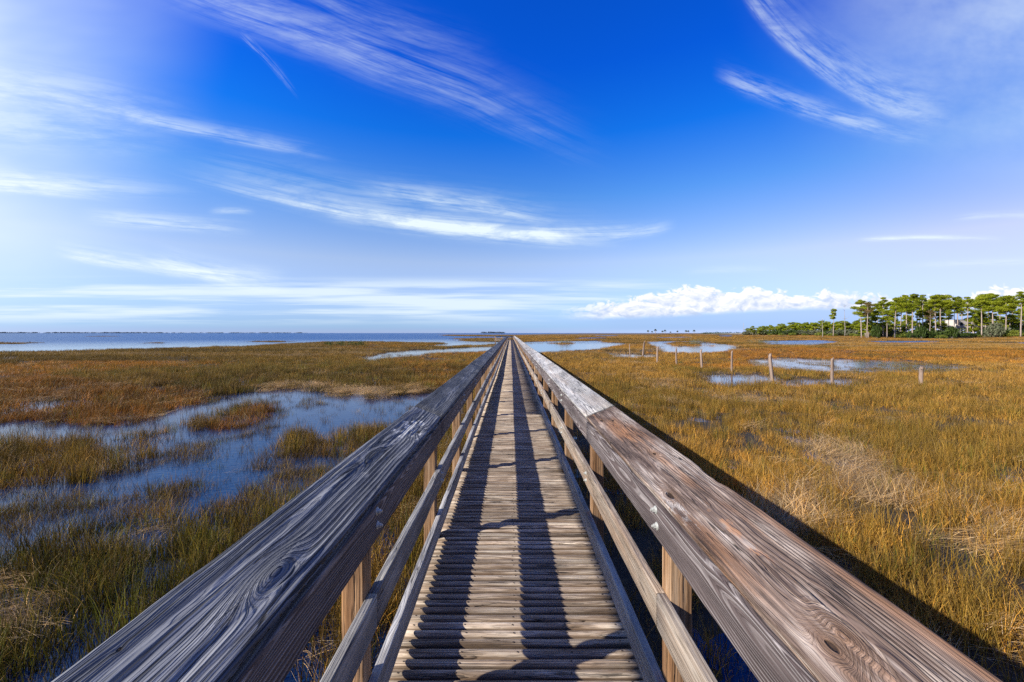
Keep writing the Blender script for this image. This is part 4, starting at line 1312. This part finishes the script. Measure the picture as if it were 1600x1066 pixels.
# utility poles
def upole(px, dp, top, arm, lab):
    x, y = q(px, dp); zb = gz(x, y); h = CZ + (VY - top) * dp / FPX - zb
    e = empty('utility_pole', (x, y, zb)); tag(e, lab, 'pole')
    V = []; F = []; tube(V, F, [(0, 0, -.5), (0, 0, h * .5), (0, 0, h)], [.16, .14, .11], 8)
    obj('post', mesh_from('post', V, F, True), M_bark, e)
    if arm:
        bm = bmesh.new(); bmesh.ops.create_cube(bm, size=1); bmesh.ops.scale(bm, vec=(2.6, .12, .16), verts=bm.verts)
        bmesh.ops.bevel(bm, geom=bm.edges[:], offset=.02, segments=1); bmesh.ops.translate(bm, vec=(0, -.2, h - .35), verts=bm.verts)
        me = bpy.data.meshes.new('crossarm'); bm.to_mesh(me); bm.free(); obj('crossarm', me, M_bark, e)
        for sx in (-1.1, -.5, .5, 1.1):
            V = []; F = []; tube(V, F, [(sx, -.2, h - .27), (sx, -.2, h - .16), (sx, -.2, h - .05)], [.03, .06, .04], 6)
            obj('insulator', mesh_from('insulator', V, F, True), M_galv, e)


upole(1491, 214, 483, True, 'utility pole with a crossarm left of the white house')
upole(1162, 430, 505, False, 'lone bare utility pole at the left end of the wood')

# white stilt house behind the pines
def box(bm, x0, x1, y0, y1, z0, z1):
    r0 = bmesh.ops.create_cube(bm, size=1)['verts']
    bmesh.ops.scale(bm, vec=(x1 - x0, y1 - y0, z1 - z0), verts=r0); bmesh.ops.translate(bm, vec=((x0 + x1) / 2, (y0 + y1) / 2, (z0 + z1) / 2), verts=r0)


def bmesh_obj(name, boxes, mat, parent, bev=0):
    bm = bmesh.new()
    for b in boxes: box(bm, *b)
    if bev: bmesh.ops.bevel(bm, geom=bm.edges[:], offset=bev, segments=1)
    me = bpy.data.meshes.new(name); bm.to_mesh(me); bm.free(); return obj(name, me, mat, parent)


m_w, t_, p_ = new_mat('white_siding'); tcx = t_.n.new('ShaderNodeTexCoord').outputs['Object']
t_.put(p_.inputs['Base Color'], t_.ramp(t_.noise(tcx, 1.2, 4), [(.3, (.54, .49, .45)), (.7, (.66, .62, .57))])); p_.inputs['Roughness'].default_value = .7
m_g, t_, p_ = new_mat('window_glass'); t_.put(p_.inputs['Base Color'], (.03, .04, .05)); p_.inputs['Roughness'].default_value = .08
m_r, t_, p_ = new_mat('grey_roof'); t_.put(p_.inputs['Base Color'], t_.ramp(t_.noise(t_.n.new('ShaderNodeTexCoord').outputs['Object'], 2, 3), [(.3, (.26, .25, .24)), (.7, (.38, .37, .35))]))
hx, hy = q(1494, 222)
house = empty('beach_house', (hx, hy, gz(hx, hy))); tag(house, 'white beach house on stilts half hidden behind the pines', 'house')
UZ = .375                     # one photo row at that distance, in metres
bmesh_obj('wall', [(0, 10.4, 0, 8, 3.9, 8.4), (15.0, 20.2, 2.5, 9, 3.6, 6.2)], m_w, house)
bmesh_obj('roof', [(-.2, 10.6, -.2, 8.2, 8.4, 8.5), (13.6, 21.2, -1.2, 9.5, 8.6, 8.85)], m_r, house, .05)
bmesh_obj('stilt', [(x, x + .3, y, y + .3, -.4, 3.9) for x in (.2, 5, 9.9) for y in (.2, 7.4)] + [(x, x + .3, 2, 2.3, -.4, 3.6) for x in (14.6, 20)], m_w, house)
bmesh_obj('porch_post', [(x, x + .2, -1.0, -.8, 3.6, 8.6) for x in (13.8, 17.2, 20.8)] + [(13.8, 21, -1.05, -.95, 4.5, 4.65)], m_w, house)
bmesh_obj('porch_wall', [(14.9, 20.3, 2.4, 8.8, 6.2, 8.6)], m_r, house)
for x in (2.0, 6.4):
    f_ = bmesh_obj('window', [(x, x + 1.7, -.06, .02, 5.2, 6.9)], m_w, house); bmesh_obj('pane', [(x + .12, x + 1.58, -.075, -.06, 5.32, 6.78)], m_g, f_)

# stakes of an old fence standing in the marsh
def stake(seed, h, r0, split):
    r2 = random.Random(seed); n = 10; V = []; F = []
    zs = [-.5, 0, h * .25, h * .5, h * .75, h * .93, h]
    lean = (r2.uniform(-.09, .09), r2.uniform(-.09, .09))
    for z in zs:
        for j in range(n):
            a = 2 * math.pi * j / n; rr = r0 * (1 + .12 * math.sin(3 * a + seed) + r2.uniform(-.06, .06)) * (1 - .12 * z / h)
            zz = z + (r2.uniform(-.5, .5) * split * r0 if z == h else 0) + (split * r0 * .6 * math.cos(a) if z == h else 0)
            V.append((math.cos(a) * rr + lean[0] * z, math.sin(a) * rr + lean[1] * z, zz))
    for k in range(len(zs) - 1):
        for j in range(n): F.append([k * n + j, k * n + (j + 1) % n, (k + 1) * n + (j + 1) % n, (k + 1) * n + j])
    V.append((lean[0] * h, lean[1] * h, h - r0 * .3)); c_ = len(V) - 1
    for j in range(n): F.append([(len(zs) - 1) * n + j, (len(zs) - 1) * n + (j + 1) % n, c_])
    me = mesh_from('fence_post', V, F, True); me.materials.append(M_post2); return me


stk = [(1207, 20.6, 1.33, .095, 'thickest weathered fence post, split at the top, before the left end of the bright pond'), (1300, 19.6, 1.22, .075, 'straight pale fence post in front of the middle of the bright pond'),
       (1439, 18.6, .86, .090, 'short nearest fence post, rightmost of the line, deep in golden grass'), (1143, 25.4, 1.30, .065, 'pale slim fence post, next left of the thick split one'),
       (1097, 27.3, 1.30, .085, 'dark broad fence post in orange grass, second left of the thick split one'), (1057, 30.2, 1.28, .07, 'thin greyish fence post in the middle of the row'),
       (1027, 33.0, 1.32, .085, 'darkest reddish fence post at the near corner of the far pond'), (1004.5, 45.0, 1.48, .10, 'whitish fence post on the golden islet left of the far pond'), (984.3, 46, 1.15, .06, 'tiny farthest fence post at the left end of the row')]
for i, (px, dp, h, r0, lab) in enumerate(stk):
    x, y = q(px, dp); o = obj('fence_post', stake(i * 3 + 1, h, r0 * .92, 1.8), None, None, (x, y, 0)); tag(o, lab, 'fence post', 'old fence posts in the marsh')
